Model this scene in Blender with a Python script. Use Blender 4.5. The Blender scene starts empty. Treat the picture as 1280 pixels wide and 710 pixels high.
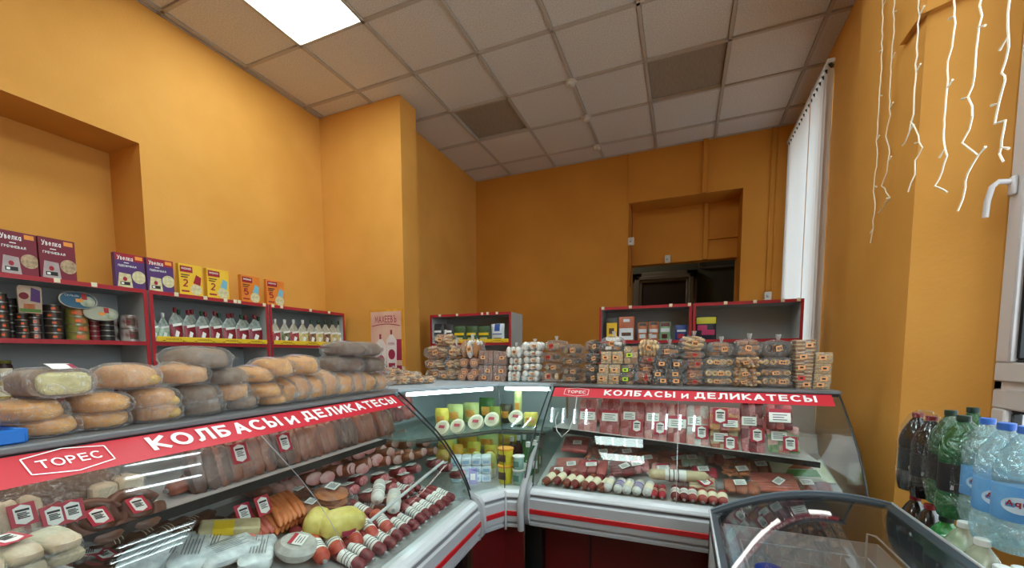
import bpy, math, random
from mathutils import Vector, Matrix, noise
random.seed(7)
SC = bpy.context.scene
COL = SC.collection
PI = math.pi

# ------------------------------------------------------------------ camera
FOC, PX, PY, CAMZ = 515.648, 639.915, 482.116, 1.5
def _rot(p, y, r):
    cy, sy, cp, sp, cr, sr = math.cos(y), math.sin(y), math.cos(p), math.sin(p), math.cos(r), math.sin(r)
    B = Matrix(((1,0,0),(0,0,-1),(0,1,0))); Ry = Matrix(((cy,-sy,0),(sy,cy,0),(0,0,1)))
    Rp = Matrix(((1,0,0),(0,cp,-sp),(0,sp,cp))); Rr = Matrix(((cr,-sr,0),(sr,cr,0),(0,0,1)))
    return Rr @ Rp @ B @ Ry
CM = _rot(.0751919, -.3914513, -.0023582)          # world -> camera (x right, y down, z forward)
CP = Vector((0, 0, CAMZ))
cam = bpy.data.objects.new('camera', bpy.data.cameras.new('camera')); COL.objects.link(cam)
rt, dn, fw = Vector(CM[0]), Vector(CM[1]), Vector(CM[2])
mw = Matrix((rt, -dn, -fw)).transposed().to_4x4(); mw.translation = CP
cam.matrix_world = mw
cam.data.sensor_width = 36; cam.data.lens = FOC / 1280 * 36
cam.data.shift_x = (640 - PX) / 1280; cam.data.shift_y = (PY - 355) / 1280
cam.data.clip_start = .02
SC.camera = cam

# ------------------------------------------------------------------ world, exposure
SC.view_settings.view_transform = 'Standard'; SC.view_settings.look = 'None'
SC.view_settings.gamma = 1; SC.view_settings.use_curve_mapping = False
SC.view_settings.exposure = 0.5
wd = bpy.data.worlds.new('overcast'); SC.world = wd; wd.use_nodes = True
wn = wd.node_tree; wn.nodes.clear()
wo = wn.nodes.new('ShaderNodeOutputWorld'); wb = wn.nodes.new('ShaderNodeBackground')
wtc = wn.nodes.new('ShaderNodeTexCoord'); wsep = wn.nodes.new('ShaderNodeSeparateXYZ'); wr = wn.nodes.new('ShaderNodeValToRGB')
wn.links.new(wtc.outputs['Generated'], wsep.inputs[0]); wn.links.new(wsep.outputs['Z'], wr.inputs[0])
wr.color_ramp.elements[0].position = 0; wr.color_ramp.elements[0].color = (.55,.58,.6,1)
wr.color_ramp.elements[1].position = .5; wr.color_ramp.elements[1].color = (.85,.93,1,1)
wn.links.new(wr.outputs[0], wb.inputs['Color']); wb.inputs['Strength'].default_value = 3.9
wn.links.new(wb.outputs[0], wo.inputs['Surface'])
LAMP = 15       # strength of the lit ceiling panels
CASELAMP = 10      # strength of the fluorescent tube in the corner case

# ------------------------------------------------------------------ materials
def lin(c):
    return tuple((x/255/12.92 if x <= 10.3 else ((x/255+.055)/1.055)**2.4) for x in c[:3]) + (1,)
MATS = {}
def mat(name, col, rough=.6, metal=0, var=None, bump=None, spec=.5, col2=None, scale3=(1,1,1), trans=0, coat=0, ramp=(.35,.65), emit=0):
    if name in MATS: return MATS[name]
    m = bpy.data.materials.new(name); m.use_nodes = True; n = m.node_tree; b = n.nodes['Principled BSDF']
    b.inputs['Base Color'].default_value = lin(col); b.inputs['Roughness'].default_value = rough
    b.inputs['Metallic'].default_value = metal; b.inputs['Specular IOR Level'].default_value = spec
    if coat: b.inputs['Coat Weight'].default_value = coat; b.inputs['Coat Roughness'].default_value = .12
    if trans: b.inputs['Transmission Weight'].default_value = trans
    if emit:
        b.inputs['Emission Color'].default_value = lin(col); b.inputs['Emission Strength'].default_value = emit
    if var or bump:
        tc = n.nodes.new('ShaderNodeTexCoord'); mp = n.nodes.new('ShaderNodeMapping'); mp.inputs['Scale'].default_value = scale3
        n.links.new(tc.outputs['Object'], mp.inputs[0])
    if var:
        t = n.nodes.new('ShaderNodeTexNoise'); t.inputs['Scale'].default_value = var; t.inputs['Detail'].default_value = 5
        n.links.new(mp.outputs[0], t.inputs['Vector'])
        r = n.nodes.new('ShaderNodeValToRGB'); r.color_ramp.elements[0].position = ramp[0]; r.color_ramp.elements[1].position = ramp[1]
        r.color_ramp.elements[0].color = lin(col); r.color_ramp.elements[1].color = lin(col2 or col)
        n.links.new(t.outputs['Fac'], r.inputs[0]); n.links.new(r.outputs[0], b.inputs['Base Color'])
    if bump:
        t2 = n.nodes.new('ShaderNodeTexNoise'); t2.inputs['Scale'].default_value = bump[0]; t2.inputs['Detail'].default_value = 3
        n.links.new(mp.outputs[0], t2.inputs['Vector'])
        bp = n.nodes.new('ShaderNodeBump'); bp.inputs['Strength'].default_value = bump[1]; bp.inputs['Distance'].default_value = bump[2] if len(bump) > 2 else .01
        n.links.new(t2.outputs['Fac'], bp.inputs['Height']); n.links.new(bp.outputs[0], b.inputs['Normal'])
    MATS[name] = m; return m
def glassy(name, tint=(240,248,246), refl=.06, rough=.02, milk=0, crease_glint=0, milkcol=(240,240,240), bump=None, scale3=(1,1,1), edge=.6):
    """thin sheet: lets light straight through, reflects by angle, optional milky part"""
    m = bpy.data.materials.new(name); m.use_nodes = True; n = m.node_tree; n.nodes.clear()
    o = n.nodes.new('ShaderNodeOutputMaterial'); tr = n.nodes.new('ShaderNodeBsdfTransparent'); tr.inputs[0].default_value = lin(tint)
    gl = n.nodes.new('ShaderNodeBsdfGlossy'); gl.inputs['Roughness'].default_value = rough
    lw = n.nodes.new('ShaderNodeLayerWeight'); lw.inputs['Blend'].default_value = .35
    ma = n.nodes.new('ShaderNodeMath'); ma.operation = 'MULTIPLY_ADD'; ma.inputs[1].default_value = edge; ma.inputs[2].default_value = refl; ma.use_clamp = True
    n.links.new(lw.outputs['Facing'], ma.inputs[0])
    pw = n.nodes.new('ShaderNodeMath'); pw.operation = 'POWER'; pw.inputs[1].default_value = 3
    n.links.new(lw.outputs['Facing'], pw.inputs[0]); n.links.new(pw.outputs[0], ma.inputs[0])
    base = tr
    if milk:
        df = n.nodes.new('ShaderNodeBsdfDiffuse'); df.inputs[0].default_value = lin(milkcol)
        mm = n.nodes.new('ShaderNodeMixShader'); mm.inputs[0].default_value = milk
        if crease_glint:                        # whitish crease streaks painted into the film, standing in for its highlights too
            tc0 = n.nodes.new('ShaderNodeTexCoord'); mp0 = n.nodes.new('ShaderNodeMapping'); mp0.inputs['Scale'].default_value = scale3
            nz = n.nodes.new('ShaderNodeTexNoise'); nz.inputs['Scale'].default_value = 17; nz.inputs['Detail'].default_value = 3; nz.inputs['Distortion'].default_value = 2.2
            rp_ = n.nodes.new('ShaderNodeValToRGB'); e = rp_.color_ramp.elements; e[0].position = .46; e[0].color = (milk,)*3+(1,); e[1].position = .54; e[1].color = (milk,)*3+(1,)
            q = e.new(.495); q.color = (crease_glint,)*3+(1,)
            q = e.new(.64); q.color = (milk,)*3+(1,); q = e.new(.66); q.color = (crease_glint*.8,)*3+(1,); q = e.new(.69); q.color = (milk,)*3+(1,)
            n.links.new(tc0.outputs['Object'], mp0.inputs[0]); n.links.new(mp0.outputs[0], nz.inputs['Vector']); n.links.new(nz.outputs['Fac'], rp_.inputs[0]); n.links.new(rp_.outputs[0], mm.inputs[0])
        n.links.new(tr.outputs[0], mm.inputs[1]); n.links.new(df.outputs[0], mm.inputs[2]); base = mm
    mx = n.nodes.new('ShaderNodeMixShader'); n.links.new(ma.outputs[0], mx.inputs[0])
    n.links.new(base.outputs[0], mx.inputs[1]); n.links.new(gl.outputs[0], mx.inputs[2]); n.links.new(mx.outputs[0], o.inputs['Surface'])
    if bump:
        tc = n.nodes.new('ShaderNodeTexCoord'); mp = n.nodes.new('ShaderNodeMapping'); mp.inputs['Scale'].default_value = scale3
        n.links.new(tc.outputs['Object'], mp.inputs[0])
        t2 = n.nodes.new('ShaderNodeTexNoise'); t2.inputs['Scale'].default_value = bump[0]; t2.inputs['Detail'].default_value = 4; t2.inputs['Distortion'].default_value = 1.5
        n.links.new(mp.outputs[0], t2.inputs['Vector'])
        bp = n.nodes.new('ShaderNodeBump'); bp.inputs['Strength'].default_value = bump[1]; bp.inputs['Distance'].default_value = .05
        n.links.new(t2.outputs['Fac'], bp.inputs['Height']); n.links.new(bp.outputs[0], gl.inputs['Normal'])
    MATS[name] = m; return m
def emis(name, col, st):
    m = bpy.data.materials.new(name); m.use_nodes = True; n = m.node_tree; n.nodes.clear()
    o = n.nodes.new('ShaderNodeOutputMaterial'); e = n.nodes.new('ShaderNodeEmission'); e.inputs[0].default_value = lin(col); e.inputs[1].default_value = st
    n.links.new(e.outputs[0], o.inputs['Surface']); MATS[name] = m; return m

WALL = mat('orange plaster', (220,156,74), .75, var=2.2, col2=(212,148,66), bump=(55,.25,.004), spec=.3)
WALL_SHADED = mat('orange plaster shaded', (204,134,48), .75, var=2.2, col2=(196,126,42), bump=(55,.25,.004), spec=.3)  # same plaster again, with the back wall's shade put into the colour
TILE = mat('mineral ceiling tile', (226,220,214), .9, var=130, col2=(208,200,192), bump=(160,.5,.003), ramp=(.45,.5))
GRID = mat('ceiling grid', (186,174,162), .6)
DIFF = mat('unlit diffuser', (158,146,132), .5, var=14, col2=(146,134,120), scale3=(6,1,1))
VOID = mat('dark void', (14,12,12), .9)
FLOOR = mat('floor tile', (120,112,104), .4, var=3, col2=(110,102,96))
REDT = mat('red laminate edge', (170,32,44), .4)
GREYL = mat('grey laminate', (176,180,182), .5)
GREYD = mat('grey laminate back', (160,165,168), .55)
REDP = mat('dark red case panel', (92,6,9), .35)
STRIPE = mat('red stripe', (190,30,36), .35)
BUMP = mat('grey bumper plastic', (176,178,182), .35)
BUMPL = mat('white bumper ledge', (200,204,208), .22, coat=.4)
BUMPD = mat('darker bumper groove', (128,128,132), .45)
STEEL = mat('brushed steel', (170,172,174), .35, metal=.7)
WSTEEL = mat('white coated steel', (198,200,200), .4)
BLACK = mat('black plastic', (22,22,24), .35)
DARKG = mat('dark case interior', (74,72,70), .5)
SIGNR = mat('sign red', (205,42,58), .38)
WHITE = mat('print white', (240,240,238), .5)
CREAM = mat('print cream', (235,224,196), .5)
PVC = mat('white window plastic', (205,198,200), .35)
GASK = mat('black gasket', (15,15,17), .5)
GLASS = glassy('case glass', (244,251,249), .05, .01, edge=.75)
WGLASS = glassy('window glass', (245,250,250), .04, .01, edge=.7)
FGLASS = glassy('freezer lid glass', (232,236,238), .10, .02, edge=.8)
FILM = glassy('clear film', (252,252,252), .09, .15, milk=.02, crease_glint=.40, bump=(75,1.0), scale3=(1,2.2,1), edge=.6)
FILMG = glassy('grey film', (246,246,246), .10, .15, milk=.03, crease_glint=.34, bump=(75,1.0), scale3=(1,2.2,1), edge=.6)
VAC = glassy('vacuum pouch film', (252,250,250), .055, .13, milk=.012, crease_glint=.14, bump=(95,1.0), edge=.55)
PRICE = mat('orange price sticker', (240,170,112), .5)
INK = mat('dark ink', (35,28,28), .6)
REDS = mat('red price sticker', (220,60,44), .5)
LIME = mat('lime sticker', (190,225,60), .5)

# stroke lettering: every letter is a few thick pen strokes with mitred corners
def _arc(cx,cy,rx,ry,a0,a1,n=12): return [(cx+rx*math.cos(math.radians(a0+(a1-a0)*k/n)),cy+ry*math.sin(math.radians(a0+(a1-a0)*k/n))) for k in range(n+1)]
def _bowl(x,y0,y1,r=.34): h=(y1-y0)/2; return [(x,y1)]+_arc(x+r*.6,y0+h,r,h,90,-90,9)+[(x,y0)]
GL={
'К':(.68,[[(0,0),(0,1)],[(.62,1),(.08,.5),(.66,0)]]),'О':(.86,[_arc(.43,.5,.43,.5,0,360,20)]),
'Л':(.78,[[(0,0),(.12,.05),(.2,.3),(.22,1),(.74,1),(.74,0)]]),'Б':(.68,[[(.6,1),(0,1),(0,0)],_bowl(0,0,.56,.36)]),
'А':(.8,[[(.04,.0),(.38,.98)],[(.76,.0),(.42,.98)],[(.18,.3),(.62,.3)]]),'С':(.76,[_arc(.43,.5,.43,.5,42,318,16)]),
'Ь':(.62,[[(0,1),(0,0)],_bowl(0,0,.56,.34)]),'Ы':(.92,[[(0,1),(0,0)],_bowl(0,0,.56,.32),[(.90,1),(.90,0)]]),
'Ъ':(.8,[[(0,1),(.24,1),(.24,0)],[*[(p[0]+.24,p[1]) for p in _bowl(0,0,.56,.34)]]]),
'и':(.56,[[(0,.72),(0,0)],[(0,.04),(.54,.68)],[(.54,.72),(.54,0)]]),'И':(.74,[[(0,1),(0,0)],[(0,.05),(.72,.95)],[(.72,1),(.72,0)]]),
'Д':(.92,[[(0,-.18),(0,.06),(.88,.06),(.88,-.18)],[(.16,.06),(.24,.4),(.26,1),(.74,1),(.74,.06)]]),'Е':(.62,[[(.6,1),(0,1),(0,0),(.6,0)],[(0,.52),(.54,.52)]]),
'Т':(.72,[[(0,1),(.72,1)],[(.36,1),(.36,0)]]),'Р':(.66,[[(0,0),(0,1)],_bowl(0,.44,1,.36)]),
'М':(.92,[[(0,0),(.02,1),(.45,.25),(.88,1),(.9,0)]]),'Х':(.7,[[(0,0),(.7,1)],[(0,1),(.7,0)]]),'В':(.68,[[(0,0),(0,1)],_bowl(0,.5,1,.30),_bowl(0,0,.5,.36)]),
'У':(.7,[[(0,1),(.36,.36)],[(.72,1),(.3,.05),(.05,0)]]),'Г':(.56,[[(0,0),(0,1),(.54,1)]]),'Ч':(.64,[[(0,1),(0,.6),(.12,.46),(.62,.46)],[(.62,1),(.62,0)]]),'Н':(.7,[[(0,0),(0,1)],[(.7,0),(.7,1)],[(0,.5),(.7,.5)]]),
'Я':(.68,[[(.66,0),(.66,1)],[(.66-p[0],p[1]) for p in _bowl(0,.44,1,.34)],[(.3,.44),(0,0)]]),'П':(.7,[[(0,0),(0,1),(.7,1),(.7,0)]]),'Ш':(1.0,[[(0,1),(0,0),(1,0),(1,1)],[(.5,1),(.5,0)]]),
'в':(.5,[[(0,0),(0,.7)],_bowl(0,.36,.7,.22),_bowl(0,0,.36,.26)]),'е':(.56,[[(.02,.36),(.54,.36)]+_arc(.28,.35,.27,.35,10,310,12)]),'л':(.56,[[(0,0),(.12,.1),(.16,.7),(.54,.7),(.54,0)]]),'к':(.5,[[(0,0),(0,.7)],[(.46,.7),(.06,.35),(.5,0)]]),'а':(.54,[_arc(.26,.33,.26,.33,0,360,14),[(.54,.7),(.54,0)]]),
'A':(.8,[[(.04,.0),(.38,.98)],[(.76,.0),(.42,.98)],[(.18,.3),(.62,.3)]]),'q':(.54,[_arc(.26,.36,.26,.34,0,360,14),[(.54,.7),(.54,-.3)]]),'u':(.54,[[(0,.7),(0,.2),(.12,.02),(.4,.02),(.54,.2)],[(.54,.7),(.54,0)]]),'a':(.54,[_arc(.26,.33,.26,.33,0,360,14),[(.54,.7),(.54,0)]]),
'2':(.6,[_arc(.3,.7,.28,.28,160,-20,9)+[(.02,0),(.6,0)]]),'5':(.6,[[(.56,1),(.08,1),(.04,.56)]+_arc(.28,.32,.3,.32,120,-150,10)]),
'Н':(.7,[[(0,0),(0,1)],[(.7,0),(.7,1)],[(0,.5),(.7,.5)]]),' ':(.35,[])}
def strokefont(body,wt):
    """-> list of (verts, faces) pieces; height 1 = capital, pen width wt"""
    x=0; out=[]
    for ch in body:
        w,st=GL[ch]
        for pl in st:
            P=[Vector((p[0]+x,p[1])) for p in pl]; closed=(P[0]-P[-1]).length<1e-4
            if closed: P=P[:-1]
            n=len(P); h=wt/2; L=[];Rr=[]
            for i in range(n):
                a=P[i-1] if (i or closed) else None; c=P[(i+1)%n] if (i<n-1 or closed) else None
                d0=(P[i]-a).normalized() if a is not None else None; d1=(c-P[i]).normalized() if c is not None else None
                if d0 is None: d0=d1; base=P[i]-d1*(h if len(pl)<9 else 0)
                elif d1 is None: d1=d0; base=P[i]+d0*(h if len(pl)<9 else 0)
                else: base=P[i]
                n0=Vector((-d0.y,d0.x)); n1=Vector((-d1.y,d1.x)); m=(n0+n1); m=m/max(.3,m.length)*1.0; m.normalize(); k=h/max(.45,m.dot(n0))
                L.append(base+m*k); Rr.append(base-m*k)
            vs=[tuple(p) for p in L+Rr]; fs=[(i,(i+1)%n,n+(i+1)%n,n+i)[::-1] for i in range(n if closed else n-1)]
            out.append((vs,fs))
        x+=w+wt*1.35+.10
    return out

# ------------------------------------------------------------------ mesh builder
class MB:
    def __init__(s): s.v=[]; s.f=[]; s.m=[]
    def add(s, vs, fs, mi=0, T=None):
        k = len(s.v)
        s.v += [tuple(T @ Vector(p)) if T is not None else tuple(p) for p in vs]
        s.f += [tuple(i+k for i in f) for f in fs]; s.m += [mi]*len(fs); return s
    def box(s, x0,x1,y0,y1,z0,z1, mi=0, T=None):
        return s.add([(x0,y0,z0),(x1,y0,z0),(x1,y1,z0),(x0,y1,z0),(x0,y0,z1),(x1,y0,z1),(x1,y1,z1),(x0,y1,z1)],
                     [(0,3,2,1),(4,5,6,7),(0,1,5,4),(1,2,6,5),(2,3,7,6),(3,0,4,7)], mi, T)
    def rbox(s, x0,x1,y0,y1,z0,z1, b=.003, mi=0, T=None):
        b = min(b,(x1-x0)/2.2,(y1-y0)/2.2,(z1-z0)/2.2); vs=[]; idx={}
        for ix,(X,dx) in enumerate(((x0,1),(x1,-1))):
            for iy,(Y,dy) in enumerate(((y0,1),(y1,-1))):
                for iz,(Z,dz) in enumerate(((z0,1),(z1,-1))):
                    for a,(p) in enumerate(((X,Y+dy*b,Z+dz*b),(X+dx*b,Y,Z+dz*b),(X+dx*b,Y+dy*b,Z))):
                        idx[ix,iy,iz,a]=len(vs); vs.append(p)
        fs=[]
        I=lambda *k: idx[k]
        for i in (0,1):
            q=[I(i,0,0,0),I(i,1,0,0),I(i,1,1,0),I(i,0,1,0)]; fs.append(q if i else q[::-1])
            q=[I(0,i,0,1),I(1,i,0,1),I(1,i,1,1),I(0,i,1,1)]; fs.append(q[::-1] if i else q)
            q=[I(0,0,i,2),I(1,0,i,2),I(1,1,i,2),I(0,1,i,2)]; fs.append(q if i else q[::-1])
        for i in (0,1):
            for j in (0,1):
                q=[I(i,j,0,0),I(i,j,1,0),I(i,j,1,1),I(i,j,0,1)]; fs.append(q if (i^j) else q[::-1])
                q=[I(i,0,j,0),I(i,0,j,2),I(i,1,j,2),I(i,1,j,0)]; fs.append(q if (i^j) else q[::-1])
                q=[I(0,i,j,1),I(1,i,j,1),I(1,i,j,2),I(0,i,j,2)]; fs.append(q if (i^j) else q[::-1])
                for k in (0,1):
                    q=[I(i,j,k,0),I(i,j,k,1),I(i,j,k,2)]; fs.append(q if (i^j^k) else q[::-1])
        return s.add(vs,[tuple(f) for f in fs],mi,T)
    def prism(s, poly, z0, z1, mi=0, T=None):
        n=len(poly)
        return s.add([(x,y,z0) for x,y in poly]+[(x,y,z1) for x,y in poly],
            [tuple(range(n))[::-1], tuple(range(n,2*n))]+[(i,(i+1)%n,n+(i+1)%n,n+i) for i in range(n)], mi, T)
    def ext(s, prof, x0, x1, mi=0, closed=False, T=None):     # (y,z) profile pulled along x
        n=len(prof); vs=[(x0,a,b) for a,b in prof]+[(x1,a,b) for a,b in prof]
        fs=[(i,n+i,n+(i+1)%n,(i+1)%n) for i in range(n if closed else n-1)]
        if closed: fs+=[tuple(range(n)),tuple(range(n,2*n))[::-1]]
        return s.add(vs,fs,mi,T)
    def lathe(s, prof, seg=16, mi=0, T=None, sx=1, sy=1):
        n=len(prof); vs=[]
        for i in range(seg):
            a=2*PI*i/seg
            for r,z in prof: vs.append((r*math.cos(a)*sx, r*math.sin(a)*sy, z))
        fs=[]
        for i in range(seg):
            j=(i+1)%seg
            for k in range(n-1): fs.append((i*n+k, j*n+k, j*n+k+1, i*n+k+1))
        if prof[0][0]>1e-5: fs.append(tuple(i*n for i in range(seg))[::-1])
        if prof[-1][0]>1e-5: fs.append(tuple(i*n+n-1 for i in range(seg)))
        return s.add(vs,fs,mi,T)
    def tube(s, pts, r, seg=8, mi=0, T=None, closed=False, cap=True):
        pts=[Vector(p) for p in pts]; n=len(pts); vs=[]; up=None
        rr = r if hasattr(r,'__len__') else [r]*n
        for i,p in enumerate(pts):
            t=(pts[(i+1)%n]-pts[i-1]) if closed else (pts[min(i+1,n-1)]-pts[max(i-1,0)])
            t.normalize()
            if up is None: up = Vector((0,0,1)) if abs(t.z)<.9 else Vector((1,0,0))
            a=t.cross(up).normalized(); b=a.cross(t).normalized(); up=b
            for k in range(seg):
                an=2*PI*k/seg; vs.append(p+(a*math.cos(an)+b*math.sin(an))*rr[i])
        fs=[]
        for i in range(n if closed else n-1):
            j=(i+1)%n
            for k in range(seg): fs.append((i*seg+k, i*seg+(k+1)%seg, j*seg+(k+1)%seg, j*seg+k))
        if cap and not closed: fs+= [tuple(range(seg))[::-1], tuple(range((n-1)*seg,n*seg))]
        return s.add(vs,fs,mi,T)
    def ell(s, c, r, nu=16, nv=9, mi=0, e=1.0, fn=None, T=None, e2=None):
        e2 = e if e2 is None else e2
        vs=[]; P=lambda x,k: math.copysign(abs(x)**k,x)
        for j in range(nv+1):
            ph=-PI/2+PI*j/nv; cz,sz=P(math.cos(ph),e2),P(math.sin(ph),e2)
            for i in range(nu):
                a=2*PI*i/nu; p=Vector((P(math.cos(a),e)*cz, P(math.sin(a),e)*cz, sz))
                if fn: p=fn(p)
                vs.append((c[0]+p.x*r[0], c[1]+p.y*r[1], c[2]+p.z*r[2]))
        fs=[(j*nu+i, j*nu+(i+1)%nu, (j+1)*nu+(i+1)%nu, (j+1)*nu+i) for j in range(nv) for i in range(nu)]
        return s.add(vs,fs,mi,T)
    def torus(s, c, R, r, n=16, m=8, mi=0, T=None, a0=0, a1=2*PI):
        full = abs(a1-a0-2*PI)<1e-6; k=n if full else n+1
        pts=[(c[0]+R*math.cos(a0+(a1-a0)*i/n), c[1]+R*math.sin(a0+(a1-a0)*i/n), c[2]) for i in range(k)]
        return s.tube(pts,r,m,mi,T,closed=full)
    def sheet(s, fn, nu, nv, mi=0, T=None):
        vs=[fn(i/nu,j/nv) for j in range(nv+1) for i in range(nu+1)]
        fs=[(j*(nu+1)+i, j*(nu+1)+i+1, (j+1)*(nu+1)+i+1, (j+1)*(nu+1)+i) for j in range(nv) for i in range(nu)]
        return s.add(vs,fs,mi,T)
    def text(s, body, x, z, w, h, y=-.001, mi=0, bold=.0, T=None, mapf=None):
        pcs=strokefont(body,.13+bold*3.2); xs=[p[0] for vs,_ in pcs for p in vs]; zs=[p[1] for vs,_ in pcs for p in vs]
        X0,X1,Y0,Y1=min(xs),max(xs),min(zs),max(zs); sx=w/(X1-X0); sz=h/(Y1-Y0)
        for k,(vs,fs) in enumerate(pcs):
            ko=(k%4)*.00008
            s.add([mapf(x+(a-X0)*sx,z+(b-Y0)*sz,ko) if mapf else (x+(a-X0)*sx,y-ko,z+(b-Y0)*sz) for a,b in vs],fs,mi,T)
        return s
    def mesh(s, name, mats, angle=40, merge=False):
        me=bpy.data.meshes.new(name); me.from_pydata(s.v,[],s.f); 
        for m in mats: me.materials.append(m)
        me.polygons.foreach_set('material_index', s.m); me.polygons.foreach_set('use_smooth',[True]*len(s.f))
        me.update(); me.set_sharp_from_angle(angle=math.radians(angle)); return me
# ------------------------------------------------------------------ object helpers
def ob(name, me, parent=None, loc=None, rz=0, mats=None, label=None, kind=None):
    o=bpy.data.objects.new(name, me); COL.objects.link(o)
    if parent is not None: o.parent=parent
    if loc is not None: o.location=loc
    if rz: o.rotation_euler=(0,0,rz)
    if mats and me:
        for i,m in enumerate(mats):
            if m is not None and i < len(o.material_slots): o.material_slots[i].link='OBJECT'; o.material_slots[i].material=m
    if label: o['label']=label
    if kind: o['kind']=kind
    return o
USED={}
def tag(o,label,cat,group=None):
    USED.setdefault(label,[]).append((o.name,group)); o['label']=label; o['category']=cat
    if group: o['group']=group
    return o
def root(name,loc,rz,label,cat,group=None,scale=(1,1,1),rx=0,ry=0):
    o=bpy.data.objects.new(name,None); COL.objects.link(o); o.location=loc; o.rotation_euler=(rx,ry,rz); o.scale=scale
    o.empty_display_size=.05
    return tag(o,label,cat,group)
def struct(name,mb,mats,parent=None,angle=30):
    o=ob(name,mb.mesh(name,mats,angle),parent)
    if parent is None: o['kind']='structure'
    return o
def inst(parts, name, loc, rz, scale, label, cat, group=None, over=None, rx=0, ry=0):
    """parts: list of (part_name, mesh, kind, label, [subparts]); places one thing from shared meshes"""
    r=root(name,loc,rz,label,cat,group,scale,rx,ry)
    for p in parts:
        o=ob(p[0],p[1],r,mats=(over or {}).get(p[0]),kind=p[2] if len(p)>2 else None,label=p[3] if len(p)>3 else None)
        for q in (p[4] if len(p)>4 else []): ob(q[0],q[1],o,mats=(over or {}).get(q[0]))
    return r
class Frame:
    def __init__(s,ox,oy,deg):
        a=math.radians(deg); s.o=Vector((ox,oy,0)); s.a=a
        s.u=Vector((math.cos(a),math.sin(a),0)); s.v=Vector((-math.sin(a),math.cos(a),0))
    def w(s,u,v,z): return s.o+s.u*u+s.v*v+Vector((0,0,z))
    def hit(s,x,y,v=None,z=None,u=None):     # where the line of sight through a photo point meets a real plane of this frame
        r=CM.transposed() @ Vector(((x-PX)/FOC,(y-PY)/FOC,1)); q=CP-s.o
        if v is not None: t=(v-q.dot(s.v))/r.dot(s.v)
        elif z is not None: t=(z-CP.z)/r.z
        else: t=(u-q.dot(s.u))/r.dot(s.u)
        p=q+r*t; return (p.dot(s.u),p.dot(s.v),p.z)
    def box(s,x0,y0,x1,y1,v):                # u centre, width, base z, height of a photo rectangle on the plane v
        yc=(y0+y1)/2; a=s.hit(x0,yc,v=v)[0]; b=s.hit(x1,yc,v=v)[0]; xc=(x0+x1)/2
        z1=s.hit(xc,y0,v=v)[2]; z0=s.hit(xc,y1,v=v)[2]; return ((a+b)/2, b-a, z0, z1-z0)
WF=Frame(0,0,0)
ORD=['first','second','third','fourth','fifth','sixth','seventh','eighth','ninth','tenth','eleventh','twelfth','thirteenth','fourteenth','fifteenth','sixteenth']
# ================================================================== ROOM
ZC=3.835; XL=-3.386; XL2=-2.643; YB=5.145; YF=-2.6; XR=1.0
fl=MB().box(-3.9,2.2,-3.0,8.2,-.1,0); struct('floor',fl,[FLOOR])
# left wall with its shallow recess
RY,RZ=1.70,2.91
w=MB(); w.box(-3.95,XL,RY,3.8,0,ZC); w.box(-3.95,XL,-1.6,RY,RZ,ZC); w.box(-3.95,XL,-2.75,-1.6,0,ZC); w.box(-3.95,-3.75,-1.6,RY,0,RZ)
struct('wall_left',w,[WALL])
# chimney-like pier at the left and the wall running on behind it
struct('wall_left_pier',MB().box(XL,-2.415,3.22,3.46,0,ZC),[WALL])
struct('wall_left_far',MB().box(-3.95,XL2,3.46,5.6,0,ZC),[WALL])
# back wall with the passage niche
x0,x1,zt=-.632,.552,3.27
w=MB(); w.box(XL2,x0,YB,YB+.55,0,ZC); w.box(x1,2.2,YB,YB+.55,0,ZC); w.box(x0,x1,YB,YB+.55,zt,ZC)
struct('wall_back',w,[WALL_SHADED])
struct('wall_back_niche',MB().box(x0-.02,x1+.02,YB+.36,YB+.5,2.62,zt+.05),[WALL_SHADED])
DKG=mat('dark green grey wall',(70,78,70),.8,var=3,col2=(62,68,62))
pw=MB(); pw.box(-2.6,2.2,7.0,7.1,0,4); pw.box(-2.7,-2.6,5.69,7.1,0,4); pw.box(2.1,2.2,5.69,7.1,0,4); pw.box(-2.7,2.2,5.69,7.1,3.9,4)
struct('wall_passage',pw,[DKG])
pl_=root('added_passage_lamp',(-1.4,6.2,3.86),0,'added unseen round lamp brightening the dark passage behind the back wall','ceiling lamp')  # added out of view, only to lift the passage out of darkness
ob('glass_bowl',MB().lathe([(0,-.09),(.08,-.08),(.13,-.03),(.14,0)],18).mesh('glass_bowl',[emis('added passage glow',(255,240,214),50)]),pl_); ob('lamp_rim',MB().lathe([(.14,0),(.155,0),(.155,.03)],18).mesh('lamp_rim',[WSTEEL]),pl_)
DFR=mat('dark door frame',(92,90,82),.5); DRK=mat('dark doorway',(26,14,12),.7)
d=ob('door_1',MB().box(-.62,.02,6.93,6.985,0,2.62).mesh('door_1',[DRK])); d['kind']='structure'
f=MB()
for a,b,c,e in ((-.78,-.62,0,2.78),(.02,.18,0,2.78),(-.78,.18,2.62,2.78)): f.rbox(a,b,6.9,6.99,c,e,.012)
for a,b,c,e in ((-.73,-.66,0,2.72),(.06,.13,0,2.72),(-.73,.13,2.66,2.72)): f.rbox(a,b,6.88,6.90,c,e,.008)
ob('door_frame',f.mesh('door_frame',[DFR]),d)
pp=MB(); pp.tube([(.20,6.97,3.6),(.20,6.97,2.82),(.26,6.97,2.80),(1.1,6.97,2.80)],.014,6); pp.tube([(.20,6.97,3.9),(.20,6.97,3.6)],.014,6)
tag(ob('passage_pipe',pp.mesh('passage_pipe',[DFR])),'thin grey pipe running beside the dark doorway in the passage','pipe')
gp=MB(); gp.rbox(.62,.74,6.0,6.08,0,3.0,.01); tag(ob('grey_post',gp.mesh('grey_post',[DFR])),'grey upright post at the right side of the dark passage opening','post')
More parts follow.
